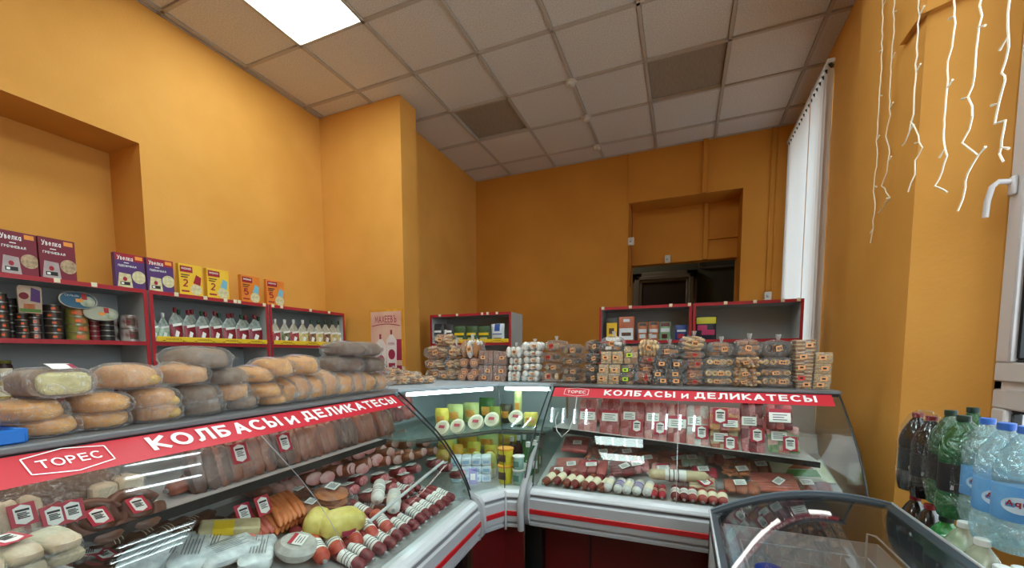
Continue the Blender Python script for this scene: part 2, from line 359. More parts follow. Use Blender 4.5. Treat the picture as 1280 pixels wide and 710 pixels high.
for i,z in enumerate((2.1,2.45)): ob('hinge',MB().rbox(.66,.70,5.985,5.998,z,z+.09,.004).mesh('hinge',[STEEL]),bpy.data.objects['grey_post'])
# right wall: pier between the windows with splayed reveal, far window, near window
A=(.93,2.42); B=(1.163,2.285)
pr=MB().prism([A,(1.163,2.285),(1.24,2.285),(1.24,2.6),(1.40,3.0),(1.45,3.95),(1.0,3.95),(1.0,3.2),(.93,3.2)],0,ZC)
struct('wall_right_pier',pr,[WALL])
w=MB(); w.box(1.0,1.45,3.95,5.2,3.62,ZC); w.box(1.0,1.45,3.95,5.2,0,.95); w.box(1.0,1.45,5.06,5.2,.95,3.62)
struct('wall_right_far',w,[WALL])
w=MB(); w.box(1.163,1.24,-.5,2.285,0,.80); w.box(1.163,1.24,-.5,2.285,3.35,ZC); w.box(1.0,1.45,-2.75,-.5,0,ZC)
struct('wall_right_near',w,[WALL])
struct('wall_front',MB().box(-3.95,1.45,-2.75,YF,0,ZC),[WALL])
# ceiling: slab above, T-bar grid, tiles one by one
GX=[-.936+.6*k for k in range(-5,4)]; GY=[2.45+.59*k for k in range(-9,5)]
XS=[XL]+[g for g in GX if XL+.05<g<1.38]+[1.42]; YS=[YF]+[g for g in GY if YF+.05<g<YB-.05]+[YB]
LIT={(-1.536,1.86),(-.336,1.86),(-2.736,1.86),(-.936,-.5),(-2.736,-1.09),(-.936,.68)}
cl=MB(); cl.box(-3.95,1.45,-2.75,YB+.5,ZC+.12,ZC+.2); ceil=struct('ceiling',cl,[VOID])
g=MB()
for x in XS: g.box(x-.012,x+.012,YF,YB,ZC-.006,ZC+.03)
for y in YS: g.box(XL,1.42,y-.012,y+.012,ZC-.006,ZC+.03)
ob('grid_bars',g.mesh('grid_bars',[GRID]),ceil)
TUBE=emis('lamp tube light',(238,255,250),LAMP*1.5); DIFL=emis('lit diffuser',(226,250,245),LAMP)
TUBE2=emis('led strip light',(232,252,255),LAMP*1.5)
LOUV=mat('lamp reflector',(190,200,198),.3,metal=.6)
tm={}
def tile_mesh(w,d,i=0):
    k=(round(w,2),round(d,2))
    if k not in tm: tm[k]=MB().rbox(-w/2,w/2,-d/2,d/2,0,.014,.004).mesh('ceiling_tile',[TILE])
    return tm[k]
rest=MB()
for i in range(len(XS)-1):
    for j in range(len(YS)-1):
        a,b,c,e=XS[i]+.013,XS[i+1]-.013,YS[j]+.013,YS[j+1]-.013
        cx,cy=(a+b)/2,(c+e)/2
        if any(abs(XS[i]-lx)<.02 and abs(YS[j]-ly)<.02 for lx,ly in LIT):
            L=root('ceiling_lamp',(cx,cy,ZC),0,{(-2.736,1.86):'square recessed ceiling lamp lit white above the left wall',(-.936,.68):'square lit ceiling lamp overhead, above the shop floor',(-.936,-.5):'square lit ceiling lamp behind the shopper, nearer the middle',(-2.736,-1.09):'square lit ceiling lamp behind the shopper near the left wall',(-.336,-1.68):'square lit ceiling lamp behind the shopper near the front wall',(-1.536,1.86):'square lamp with four bright strips above the left counter, just out of view',(-.336,1.86):'square lamp with four bright strips above the right counter, just out of view',(.264,-.5):'square lit ceiling lamp behind the shopper toward the window side'}[min(LIT,key=lambda q:abs(q[0]-XS[i])+abs(q[1]-YS[j]))],'ceiling lamp')
            w2,d2=(b-a)/2,(e-c)/2
            m=MB(); m.box(-w2,w2,-d2,d2,.075,.08); 
            for sx in(-1,1): m.box(sx*w2-.002,sx*w2+.002,-d2,d2,0,.08); m.box(-w2,w2,sx*d2-.002,sx*d2+.002,0,.08)
            ob('housing',m.mesh('housing',[WSTEEL]),L)
            led=abs(YS[j]-1.86)<.02 and XS[i]>-2
            if led: ob('reflector',MB().box(-w2,w2,-d2,d2,.03,.034).mesh('reflector',[LOUV]),L)
            else: ob('diffuser',MB().box(-w2,w2,-d2,d2,.006,.010).mesh('diffuser',[DIFL]),L)
            for k in range(4):
                x=-w2+(k+.5)*(2*w2/4)
                ob('tube',MB().tube([(x,-d2*.94,.0),(x,d2*.94,.0)],.012,8).mesh('tube',[TUBE2 if led else TUBE]),L)
            continue
        dark=(abs(XS[i]+2.136)<.02 and abs(YS[j]-3.63)<.02) or (abs(XS[i]+.336)<.02 and abs(YS[j]-3.63)<.02)
        if cy<.9 or cx>1.25: rest.box(a,b,c,e,ZC+.002,ZC+.014); continue
        t=ob('ceiling_tile',tile_mesh(b-a,e-c),ceil,(cx,cy,ZC+.004))
        if dark:
            t.name='unlit_lamp_panel'; t.material_slots[0].link='OBJECT'; t.material_slots[0].material=DIFF; t['label']='dull brownish unlit lamp panel set between the tiles'; t.location.z=ZC+.02
        elif abs(XS[i]-.264)<.02 and abs(YS[j]-2.45)<.02:
            t.rotation_euler=(.07,-.07,-.05); t.location=(cx-.012,cy-.022,ZC+.05); t['label']='tile lifted askew leaving a dark gap'
        else: t.location.z+=random.uniform(0,.004)
ob('ceiling_tiles_behind',rest.mesh('ceiling_tiles_behind',[TILE]),ceil,kind='stuff')
DET=mat('detector plastic',(206,196,184),.5)
for x,y,nm in ((714,104,'nearest of the three small round smoke detectors on the ceiling'),(733,148,'middle one of the three small round smoke detectors on the ceiling'),(747,184,'smoke detector nearest the back wall, of three in a row')):
    p=WF.hit(x,y,z=ZC-.02); r=root('smoke_detector',(p[0],p[1],ZC-.006),0,nm,'smoke detector','smoke detectors in a row')
    ob('base',MB().lathe([(.042,0),(.05,-.004),(.05,-.014),(.042,-.018)][::-1],20).mesh('base',[DET]),r)
    ob('sensor_head',MB().lathe([(0,-.045),(.02,-.044),(.034,-.036),(.038,-.018)],20).mesh('sensor_head',[DET]),r)
# trunking on the back wall
def duct(pts,w,name,label,m=WALL_SHADED,dep=.03):
    b=MB()
    for (ax,ay,az),(bx,by,bz) in zip(pts,pts[1:]):
        if abs(az-bz)>abs(ax-bx): b.rbox(ax-w/2,ax+w/2,ay-dep,ay,min(az,bz),max(az,bz),.004)
        else: b.rbox(min(ax,bx),max(ax,bx),ay-dep,ay,az-w/2,az+w/2,.004)
    return tag(ob(name,b.mesh(name,[m])),label,'trunking')
duct([(.175,YB,zt-.0),(.175,YB,ZC)],.05,'cable_trunking','orange painted vertical trunking above the passage niche')
duct([(.215,YB+.36,2.62),(.215,YB+.36,zt)],.05,'cable_trunking','orange painted vertical trunking inside the passage niche')
duct([(.24,YB+.36,2.86),(x1,YB+.36,2.86)],.03,'cable_trunking','short orange horizontal trunking inside the passage niche')
duct([(-.645,YB,zt),(-.645,YB,ZC)],.012,'cable_trunking','thin orange strip rising from the niche corner to ceiling',dep=.012)
duct([(.80,YB,2.1),(.80,YB,ZC)],.014,'cable_trunking','thin orange strip near the right end of the back wall',dep=.014)
duct([(.85,YB,2.0),(.85,YB,ZC)],.012,'cable_trunking','second thin orange strip nearest the window blind',dep=.012)
def wallbox(p,label,s=.07):
    r=root('wall_sensor',p,0,label,'sensor'); ob('housing',MB().rbox(-s/2,s/2,-.03,0,-s*.65,s*.65,.008).mesh('housing',[DET]),r)
    ob('lens',MB().lathe([(0,.012),(.012,.01),(.016,0)],12,T=Matrix.Translation((0,-.03,0))@Matrix.Rotation(PI/2,4,'X')).mesh('lens',[GREYL]),r)
wallbox((-.60,YB+.02,2.83),'small white sensor box at the left jamb of the niche')
wallbox((-.20,YB+.355,2.66),'small orange painted box above the dark opening'); 
wallbox((.815,YB-.012,2.11),'white socket box low on the back wall near the blind')
cb=MB(); cb.tube([(-.60,YB+.0,3.25),(-.585,YB-.005,3.05),(-.59,YB-.0,2.87)],.005,5); cb.tube([(-.60,YB-.0,2.79),(-.585,YB-.005,2.6),(-.60,YB-.0,2.3)],.005,5)
tag(ob('wall_cable',cb.mesh('wall_cable',[mat('brown cable',(120,56,24),.6)])),'thin brown cable hanging down the left niche jamb','cable')
# trunking over the near window, running round the pier
b=MB(); zz=3.06
pA=WF.hit(1128,54,u=.93); zz=pA[2]-.03
n1=Vector((B[0]-A[0],B[1]-A[1],0)).normalized(); nn=Vector((n1.y,-n1.x,0))
for s,e,q in ((Vector((A[0],A[1],0))-n1*.0,Vector((B[0],B[1],0)),nn),):
    vs=[];
    for P in (s,e):
        for o1,z1 in ((0,0),(.025,0),(.025,.045),(0,.045)): vs.append(P+q*o1+Vector((0,0,zz+z1)))
    b.add(vs,[(0,1,5,4),(1,2,6,5),(2,3,7,6),(3,0,4,7),(0,3,2,1),(4,5,6,7)])
b.box(.905,.93,2.40,2.60,zz,zz+.045)
tag(ob('pier_trunking',b.mesh('pier_trunking',[WALL])),'orange painted trunking crossing the pier behind the string lights','trunking')
# ---- windows
def frame_rect(mb,X0,X1,y0,y1,z0,z1,t,mi=0):
    mb.rbox(X0,X1,y0,y1,z0,z0+t,.006,mi); mb.rbox(X0,X1,y0,y1,z1-t,z1,.006,mi); mb.rbox(X0,X1,y0,y0+t,z0+t,z1-t,.006,mi); mb.rbox(X0,X1,y1-t,y1,z0+t,z1-t,.006,mi)
w1=MB(); frame_rect(w1,1.165,1.235,-.5,2.28,.80,3.35,.05); w1.rbox(1.165,1.235,-.5,2.28,1.345,1.405,.006)
win=struct('window_1',w1,[PVC])
for nm,y0,y1,z0,z1 in (('sash',1.0,2.255,1.39,3.32),('sash',-.47,.98,1.39,3.32),('lower_frame',1.0,2.255,.83,1.36),('lower_frame',-.47,.98,.83,1.36)):
    m=MB(); frame_rect(m,1.15,1.22,y0,y1,z0,z1,.075); s_=ob(nm,m.mesh(nm,[PVC]),win)
    m=MB(); frame_rect(m,1.168,1.20,y0+.075,y1-.075,z0+.075,z1-.075,.012); ob('gasket',m.mesh('gasket',[GASK]),s_)
    ob('pane',MB().box(1.188,1.192,y0+.085,y1-.085,z0+.085,z1-.085).mesh('pane',[WGLASS]),s_)
h=MB(); hp=WF.hit(1247,262,u=1.13)
h.rbox(1.132,1.15,2.205,2.235,2.10,2.17,.005); h.tube([(1.14,2.22,2.15),(1.10,2.22,2.155),(1.085,2.225,2.14),(1.08,2.235,2.09),(1.08,2.24,2.03)],.010,10)
ob('window_handle',h.mesh('window_handle',[PVC]),win,label='white lever window handle')
w2=MB(); frame_rect(w2,1.30,1.37,3.95,5.06,.95,3.62,.06); w2.rbox(1.30,1.37,4.47,4.54,.95,3.62,.006)
win2=struct('window_2',w2,[PVC]); ob('pane',MB().box(1.33,1.335,4.0,5.0,1.0,3.58).mesh('pane',[WGLASS]),win2)
# vertical blind
SLAT=bpy.data.materials.new('blind slat cloth'); SLAT.use_nodes=True; n=SLAT.node_tree; n.nodes.clear()
o_=n.nodes.new('ShaderNodeOutputMaterial'); d1=n.nodes.new('ShaderNodeBsdfDiffuse'); t1=n.nodes.new('ShaderNodeBsdfTranslucent'); mx=n.nodes.new('ShaderNodeMixShader')
d1.inputs[0].default_value=lin((236,234,232)); t1.inputs[0].default_value=lin((232,240,246)); mx.inputs[0].default_value=.5
n.links.new(d1.outputs[0],mx.inputs[1]); n.links.new(t1.outputs[0],mx.inputs[2]); n.links.new(mx.outputs[0],o_.inputs[0])
bl=root('vertical_blind',(.955,4.5,3.66),0,'white vertical slat blind covering the far window','blind')
ob('head_rail',MB().rbox(-.03,.02,-.66,.62,-.03,0,.004).mesh('head_rail',[WHITE]),bl)
sm=MB().sheet(lambda a,b:((a-.5)*.089+0, .006*math.cos((a-.5)*PI), -.045-2.75*b),5,1).mesh('slat',[SLAT])
km=MB().rbox(-.02,.02,-.012,.012,-.05,-.028,.003).mesh('carrier',[BLACK])
for k in range(17):
    y=-.635+k*.077
    s=ob('slat',sm,bl,(0,y,0),math.radians(50)); ob('carrier',km,s)
ch=MB().tube([(-.05,-.33,-.04),(-.05,-.33,-2.2)],.004,5); ob('pull_cord',ch.mesh('pull_cord',[mat('cream cord',(225,190,160),.6)]),bl)
# string lights
SL=mat('white light string',(250,240,222),.4)
strands=[([(1103,-20),(1103,30),(1101,95),(1097,160),(1096,200),(1092,240),(1094,262),(1092,275),(1088,304)],.93-.02,'leftmost faint strand of string lights over the pier',.0035),
 ([(1118,-20),(1117,40),(1113,100),(1112,145),(1107,170),(1112,190),(1108,215),(1103,232),(1112,248),(1098,266)],.90,'second strand of string lights, in front of the pier corner',.0035),
 ([(1149,-20),(1148,30),(1146,60),(1145,90),(1143,120),(1139,155),(1133,175),(1128,182)],.90,'third strand of string lights, bending toward the pier corner',.004),
 ([(1139,152),(1146,162),(1152,185),(1145,200),(1143,218),(1135,240)],.89,'short loose end of string light wire beside the third strand',.0035),
 ([(1193,-20),(1192,30),(1186,75),(1184,110),(1180,150),(1178,165),(1184,195),(1176,215),(1170,232),(1184,240)],.90,'fourth strand of string lights, long with a hooked end',.004),
 ([(1225,-20),(1226,20),(1220,60),(1218,95),(1212,120),(1217,145),(1204,178),(1221,195),(1210,218),(1206,235),(1197,264)],.90,'fifth strand of string lights, longest and zigzagging',.004),
 ([(1265,-20),(1262,15),(1259,60),(1254,90),(1256,100),(1247,130),(1243,155),(1256,150),(1254,175),(1248,192),(1254,202)],.90,'strand of string lights nearest the window frame',.004)]
for pts,X,lab,r in strands:
    P=[Vector(WF.hit(x,y,u=X)) for x,y in pts]; Q=[]
    for a,b in zip(P,P[1:]):
        nseg=max(2,int((b-a).length/.03))
        for k in range(nseg): Q.append(a.lerp(b,k/nseg)+Vector((random.uniform(-.003,.003),random.uniform(-.005,.005),0)))
    Q.append(P[-1]); o=P[0].copy(); b=MB().tube([q-o for q in Q],r*.8,5)
    r0=tag(ob('light_string',b.mesh('light_string',[SL]),loc=o),lab,'string lights','string lights hanging by the window')
    for k in range(4,len(Q)-2,7):
        dd=Vector((0,random.choice((-1,1))*.035,random.choice((-.02,.012)))); q=Q[k]-o
        ob('bulb',MB().tube([q,q+dd*.6,q+dd],[r*.5,r*.8,r*1.1],6).mesh('bulb',[SL]),r0)
# ================================================================== DISPLAY CASES
def mkframe(E,deg):
    F=Frame(0,0,deg); o=Vector((E[0],E[1],0))-F.v*.03; F.o=o; return F
RF=mkframe((-.72,2.03),.86); LF=mkframe((-.93,1.70),94.47)
PROF=[(.03,.80),(.042,.84),(.06,.885),(.088,.94),(.125,1.0),(.175,1.065),(.235,1.125),(.30,1.18),(.375,1.243),(.45,1.30)]
plen=[0]
for a,b in zip(PROF[::-1],PROF[::-1][1:]): plen.append(plen[-1]+math.hypot(a[0]-b[0],a[1]-b[1]))
def prof_s(s,off=0):                       # point on the glass curve, s metres down from the top edge
    R=PROF[::-1]
    for i in range(len(R)-1):
        if s<=plen[i+1] or i==len(R)-2:
            t=(s-plen[i])/(plen[i+1]-plen[i]); dv,dz=R[i+1][0]-R[i][0],R[i+1][1]-R[i][1]; L=math.hypot(dv,dz)
            return (R[i][0]+dv*t+dz/L*off, R[i][1]+dz*t-dv/L*off)
DECK=.775
def case(F,u0,u1,seams,sign,label,shelf,name='display_case'):
    r=root(name,F.w(0,0,0),F.a,label,'display case','glass fronted meat counters'); 
    for part in ('base',):
        b=MB(); b.box(u0+.05,u1-.02,.10,.80,.02,.61,0); 
        k=u0+.30
        while k<u1: b.box(k-.003,k+.003,.092,.10,.04,.60,1); k+=.60
        ob('base_panel',b.mesh('base_panel',[REDP,BLACK]),r)
        ob('plinth',MB().box(u0+.03,u1-.03,.14,.78,0,.03).mesh('plinth',[BLACK]),r)
    def strip(nm,prof,m): ob(nm,MB().ext(prof,u0,u1).mesh(nm,[m],20),r)
    strip('bumper_ledge',[(.07,.772),(.055,.798),(.012,.796),(-.004,.786),(-.012,.774),(-.012,.768)],BUMPL)
    strip('bumper_groove',[(-.012,.768),(-.002,.764),(-.002,.757),(-.012,.752)],BUMPD)
    strip('bumper',[(-.012,.752),(-.022,.745),(-.022,.697)],BUMP)
    strip('red_stripe',[(-.022,.697),(-.025,.694),(-.025,.672),(-.022,.669)],STRIPE)
    strip('bumper_lower',[(-.022,.669),(-.020,.640),(-.006,.636),(-.004,.625),(-.016,.621),(-.014,.604),(.10,.60)],BUMP)
    # end caps
    capp=[(.05,.815),(.02,.822),(-.012,.805),(-.030,.78),(-.034,.74),(-.040,.70),(-.040,.66),(-.030,.62),(.0,.598),(.10,.598),(.10,.80)]
    for e in ((u0-.03,u0),(u1,u1+.03)): ob('end_cap',MB().ext(capp,e[0],e[1],closed=True).mesh('end_cap',[BUMP],50),r)
    # glass panes
    S=[u0]+seams+[u1]
    for a,b in zip(S,S[1:]):
        ob('front_glass',MB().ext(PROF,a+.002,b-.002).mesh('front_glass',[GLASS],60),r)
    for s_ in seams: ob('glass_seam',MB().ext([(v-.001,z) for v,z in PROF],s_-.0015,s_+.0015).mesh('glass_seam',[STEEL],60),r)
    side=PROF+[(.84,1.30),(.84,.80)]
    for e in (u0,u1):
        ob('side_glass',MB().ext(side,e-.003,e+.003,closed=True).mesh('side_glass',[GLASS]),r)
        b=MB()
        b.tube([(e,v-.002,z) for v,z in PROF],.0045,6); ob('edge_seal',b.mesh('edge_seal',[BLACK]),r)
    # top slab
    ob('top_shelf',MB().rbox(u0-.01,u1+.01,.44,.86,1.302,1.318,.004).mesh('top_shelf',[mat('grey counter top',(112,112,114),.35)]),r)
    ob('top_rail',MB().rbox(u0,u1,.443,.455,1.288,1.302,.003).mesh('top_rail',[BLACK]),r)
    ob('rear_panel',MB().box(u0,u1,.80,.83,.76,1.302).mesh('rear_panel',[mat('rear sliding doors',(168,164,160),.4)]),r)
    d=MB(); d.box(u0,u1,.04,.80,DECK-.02,DECK-.012); d.add([(u0,.05,DECK),(u1,.05,DECK),(u1,.70,DECK+.1755),(u0,.70,DECK+.1755)],[(0,1,2,3)]); ob('deck',d.mesh('deck',[mat('steel deck',(176,174,172),.35,metal=.2)]),r)
    d=MB(); d.add([(u0,.70,.945),(u1,.70,.945),(u1,.75,1.04),(u0,.75,1.04)],[(0,1,2,3)]); d.box(u0,u1,.745,.80,1.02,1.05)
    ob('air_duct_panel',d.mesh('air_duct_panel',[mat('grey inner panel',(192,190,188),.4)]),r)
    va,za,vb,zb=shelf
    sh=MB(); sh.add([(u0+.01,va,za),(u1-.12,vb,zb),(u1-.12,.78,zb+.005),(u0+.01,.78,za+.005)]+[(u0+.01,va,za-.012),(u1-.12,vb,zb-.012),(u1-.12,.78,zb-.008),(u0+.01,.78,za-.008)],[(0,1,2,3),(7,6,5,4),(0,4,5,1),(1,5,6,2),(2,6,7,3),(3,7,4,0)])
    ob('corner_leg',MB().box(*((-.05,.045) if u0>-1 else (-.03,.03)),.05,.30,.0,.60).mesh('corner_leg',[BLACK]),r)
    ob('lamp_tube',MB().tube([(u0+.05,.50,1.284),(u1-.05,.50,1.284)],.010,8).mesh('lamp_tube',[MATS.get('added counter tube') or emis('added counter tube',(255,244,234),6)]),r)  # tube added out of sight behind the sign to brighten the goods
    mid=ob('middle_shelf',sh.mesh('middle_shelf',[mat('pale shelf plate',(186,186,184),.4)]),r)
    e=MB(); e.add([(u0+.01,va-.006,za+.004),(u1-.12,vb-.006,zb+.004),(u1-.12,vb-.006,zb-.022),(u0+.01,va-.006,za-.022),(u0+.01,va,za+.004),(u1-.12,vb,zb+.004),(u1-.12,vb,zb-.022),(u0+.01,va,za-.022)],[(3,2,1,0),(0,1,5,4),(7,6,2,3)])
    ob('shelf_edge',e.mesh('shelf_edge',[BLACK]),mid)
    # sign band
    us,ue,items=sign; H=.088
    def bandmap(off): return lambda x,s: (x,)+prof_s(s,off)
    b=MB(); bm=bandmap(.003)
    b.sheet(lambda a,t: bm(us+(ue-us)*a, H*t),12,4,0)
    sg=ob('sign_band',b.mesh('sign_band',[SIGNR],60),r)
    tm_=bandmap(.005)
    for it in items:
        body,a,bb,s0,s1=it[:5]; t=MB()
        if it is not items[0]:
            t.text(body,a,-s1,bb-a,s1-s0,mapf=lambda x,z,k=0: (x,)+prof_s(-z,.005+k),bold=it[5]); ob('sign_lettering',t.mesh('sign_lettering',[WHITE]),sg); continue
        T0=t
        t.text(body,a,-s1,bb-a,s1-s0,mapf=lambda x,z,k=0: (x,)+prof_s(-z,.005+k),bold=it[5] if len(it)>5 else .018)
    # logo frame
    t=T0
    a,bb=items[0][1]-.016,items[0][2]+.016; m_=(a+bb)/2; st,sb=.016,.072; q=.0028
    out=[(a,st+.005),(m_,st-.008),(bb,st+.005),(bb,sb-.005),(m_,sb+.008),(a,sb-.005)]
    for p,p2 in zip(out,out[1:]+out[:1]):
        dx,ds=p2[0]-p[0],p2[1]-p[1]; L=math.hypot(dx,ds); nx,ns=-ds/L*q/2,dx/L*q/2
        t.add([tm_(p[0]+nx,p[1]+ns),tm_(p2[0]+nx,p2[1]+ns),tm_(p2[0]-nx,p2[1]-ns),tm_(p[0]-nx,p[1]-ns)],[(0,1,2,3)])
    ob('logo',t.mesh('logo',[WHITE]),sg,kind=None)
    return r
def U(F,x,y): return F.hit(x,y,v=.41)[0]
ru=lambda x: U(RF,x,494+(x-697)*.02)
RC=case(RF,0.0,1.44,[ru(848)],(ru(692),ru(1042),[('ТОРЕС',ru(709),ru(732),.032,.056,.015),('КОЛБАСЫ',ru(755),ru(844),.016,.068,.037),('и',ru(851),ru(861),.030,.070,.02),('ДЕЛИКАТЕСЫ',ru(868),ru(1021),.016,.072,.037)]),
    'curved glass meat counter on the right, facing the camera, sliced meats inside',(.38,1.058,.24,1.0))
lu=lambda x: U(LF,x,578-(x)*.165)
LC=case(LF,-2.6,0.03,[-1.95,U(LF,318,548)],(-2.5,.02,[('ТОРЕС',lu(46),lu(126),.032,.056,.015),('КОЛБАСЫ',lu(187),lu(350),.016,.068,.037),('и',lu(357),lu(371),.030,.070,.02),('ДЕЛИКАТЕСЫ',lu(378),lu(493),.016,.072,.037)]),
    'long curved glass meat counter on the left under the wall of bread',(.42,1.095,.42,1.095))
# ---- corner case (two facets), world coordinates
b0=[Vector((-.945,1.765,0)),Vector((-.845,1.945,0)),Vector((-.745,1.965,0))]
t0=[Vector((-1.40,1.80,0)),Vector((-1.085,2.40,0)),Vector((-.755,2.455,0))]
cc=root('corner_display_case',(0,0,0),0,'corner counter with bright lamp, cheeses and cartons, between both meat counters','display case')
def pl(i,v,z): q=b0[i].lerp(t0[i],(v-.03)/.42); return Vector((q.x,q.y,z))
def outw(i,v,z):
    q=b0[i]; c=(t0[i]-b0[i]); c.normalize(); q=q+c*(v-.03); return Vector((q.x,q.y,z))
def cstrip(nm,prof,m,ij=((0,1),(1,2))):
    b=MB()
    for i,j in ij:
        n=len(prof); vs=[outw(i,v,z) for v,z in prof]+[outw(j,v,z) for v,z in prof]
        b.add(vs,[(k,n+k,n+k+1,k+1) for k in range(n-1)])
    ob(nm,b.mesh(nm,[m],20),cc)
cstrip('bumper_ledge',[(.09,.772),(.065,.805),(.012,.800),(-.004,.790),(-.012,.774),(-.012,.768)],BUMPL)
cstrip('bumper_groove',[(-.012,.768),(-.002,.764),(-.002,.757),(-.012,.752)],BUMPD)
cstrip('bumper',[(-.012,.752),(-.022,.745),(-.022,.702)],BUMP)
cstrip('red_stripe',[(-.022,.702),(-.025,.699),(-.025,.677),(-.022,.674)],STRIPE)
cstrip('bumper_lower',[(-.022,.674),(-.020,.645),(-.006,.641),(-.004,.63),(-.016,.626),(-.014,.612),(.08,.61)],BUMP)
bp=MB()
for i,j in ((0,1),(1,2)):
    bp.add([outw(i,.03,0.02),outw(j,.03,.02),outw(j,.03,.62),outw(i,.03,.62)],[(0,1,2,3)])
ob('base_panel',bp.mesh('base_panel',[REDP]),cc)
js=MB(); js.tube([outw(1,-.02,.60),outw(1,-.026,.68),outw(1,-.022,.75),outw(1,.0,.795)],.006,6); ob('joint_strip',js.mesh('joint_strip',[BUMP]),cc)
for i,j in ((0,1),(1,2)):
    b=MB(); n=len(PROF); b.add([pl(i,v,z) for v,z in PROF]+[pl(j,v,z) for v,z in PROF],[(k,n+k,n+k+1,k+1) for k in range(n-1)])
    ob('front_glass',b.mesh('front_glass',[GLASS],60),cc)
for i in (0,2): ob('edge_seal',MB().tube([pl(i,v,z) for v,z in PROF],.0045,6).mesh('edge_seal',[BLACK]),cc)
ob('edge_seal',MB().tube([pl(1,v,z) for v,z in PROF],.0025,6).mesh('edge_seal',[GASK]),cc)
back=[(-.755,2.86),(-1.78,2.86),(-1.82,1.80)]
topf=[(t.x,t.y) for t in t0]
ob('top_shelf',MB().prism(topf+back,1.302,1.318).mesh('top_shelf',[mat('blue grey tray rim',(178,190,200),.3)]),cc)
dk=[(b.x,b.y) for b in b0]
ob('deck',MB().prism(dk+back,DECK-.02,DECK).mesh('deck',[mat('steel deck',(0,0,0))]),cc)
s0=[pl(0,.40,1.03),pl(1,.40,1.03),pl(2,.40,1.03)]; s0=[Vector((-1.34,1.86,0)),Vector((-1.035,2.34,0)),Vector((-.76,2.375,0))]
GSH=glassy('shelf glass',(225,240,236),.06,.02,milk=.25,milkcol=(200,215,212))
ob('middle_shelf',MB().prism([(p.x,p.y) for p in s0]+back,1.022,1.032).mesh('middle_shelf',[GSH]),cc)
e=MB()
for i,j in ((0,1),(1,2)):
    a,b_=s0[i],s0[j]; e.add([a+Vector((0,0,1.012)),b_+Vector((0,0,1.012)),b_+Vector((0,0,1.037)),a+Vector((0,0,1.037))],[(0,1,2,3)])
ob('shelf_edge',e.mesh('shelf_edge',[DARKG]),cc)
LB=mat('pale case back panel',(190,205,208),.4)
b=MB()
b.add([(-.757,2.84,.77),(-1.76,2.84,.77),(-1.76,2.84,1.30),(-.757,2.84,1.30)],[(0,1,2,3)])
b.add([(-1.76,2.84,.77),(-1.79,1.82,.77),(-1.79,1.82,1.30),(-1.76,2.84,1.30)],[(0,1,2,3)])
ob('rear_panel',b.mesh('rear_panel',[LB]),cc)
CT=emis('case tube light',(225,250,250),CASELAMP)
lp=MB()
for i,j in ((0,1),(1,2)):
    a=t0[i].lerp(t0[j],.06); b_=t0[i].lerp(t0[j],.94); o=Vector((-.03,.05,0)) if i==0 else Vector((0,.06,0))
    lp.tube([a+o+Vector((0,0,1.28)),b_+o+Vector((0,0,1.28))],.011,8)
ob('lamp_tube',lp.mesh('lamp_tube',[CT]),cc)
# grey side posts between the cases
for nm,pts,lab in (('left',[pl(0,-.01,.60)+Vector((.0,-.02,0)),pl(0,-.02,.74)+Vector((.0,-.02,0)),pl(0,.0,.80)+Vector((.0,-.02,0)),pl(0,.03,.84)+Vector((-.03,-.02,0))],1),('right',[pl(2,-.01,.60),pl(2,-.02,.74),pl(2,.02,.81),pl(2,.16,.95),pl(2,.24,.99)],1)):
    ob('support_post',MB().tube(pts,[.016,.018,.017,.013,.010][:len(pts)],10).mesh('support_post',[mat('grey post plastic',(158,160,162),.35)]),cc)

# ================================================================== SHELVING
def shelf_unit(F,u0,u1,label,depth=.30,top=1.905,low=1.585,tags=()):
    r=root('shelf_unit',F.w((u0+u1)/2,0,0),F.a,label,'shelving',"grey and red shelf units along the walls"); w=(u1-u0)/2
    ob('top_board',MB().box(-w,w,.004,depth,top-.018,top).mesh('top_board',[GREYL]),r)
    for s in(-1,1): ob('side_board',MB().box(s*w-(.018 if s>0 else 0),s*w+(0 if s>0 else .018),.004,depth,0,top-.018).mesh('side_board',[GREYL]),r)
    ob('back_board',MB().box(-w+.018,w-.018,depth-.006,depth,.05,top-.018).mesh('back_board',[GREYD]),r)
    for z in (low,1.27,.95,.5,.08):
        b=ob('shelf_board',MB().box(-w+.018,w-.018,.004,depth-.006,z-.018,z).mesh('shelf_board',[GREYL]),r)
        ob('shelf_edging',MB().box(-w+.018,w-.018,0,.004,z-.022,z+.002).mesh('shelf_edging',[REDT]),b)
    e=MB(); e.box(-w,w,0,.004,top-.022,top+.002); e.box(-w,-w+.02,0,.004,0,top-.022); e.box(w-.02,w,0,.004,0,top-.022); ob('red_edging',e.mesh('red_edging',[REDT]),r)
    if tags:
        t=MB()
        for k in tags: t.box(k-(u0+u1)/2-.012,k-(u0+u1)/2+.012,-.004,0,top-.018,top+.006)
        ob('price_tags',t.mesh('price_tags',[CREAM]),r,kind='stuff')
    return r
WL=Frame(-3.08,0,90); BK=Frame(0,3.65,0)
tg=lambda F,xs,y: [F.hit(x,y,v=0)[0] for x in xs]
shelf_unit(WL,.72,1.535,'grey and red shelf unit nearest the left edge, stacked with tins',tags=tg(WL,[71,117],350))
shelf_unit(WL,1.545,2.345,'middle unit of the left wall shelving, with dark red pouches',tags=tg(WL,[221,257,282,294,299,330],380))
shelf_unit(WL,2.355,3.155,'shelf unit at the left corner, beside the pier with the poster',tags=tg(WL,[341,352,388,411],386))
shelf_unit(BK,-2.42,-1.515,'low shelf unit right of the poster, behind the cookie bags',low=1.615,tags=[-2.30,-2.1,-1.82,-1.76,-1.66])
shelf_unit(BK,-.68,.06,'shelf unit below the dark doorway, with boxes and snack packets',low=1.615,tags=[-.65,-.42,-.1,.04])
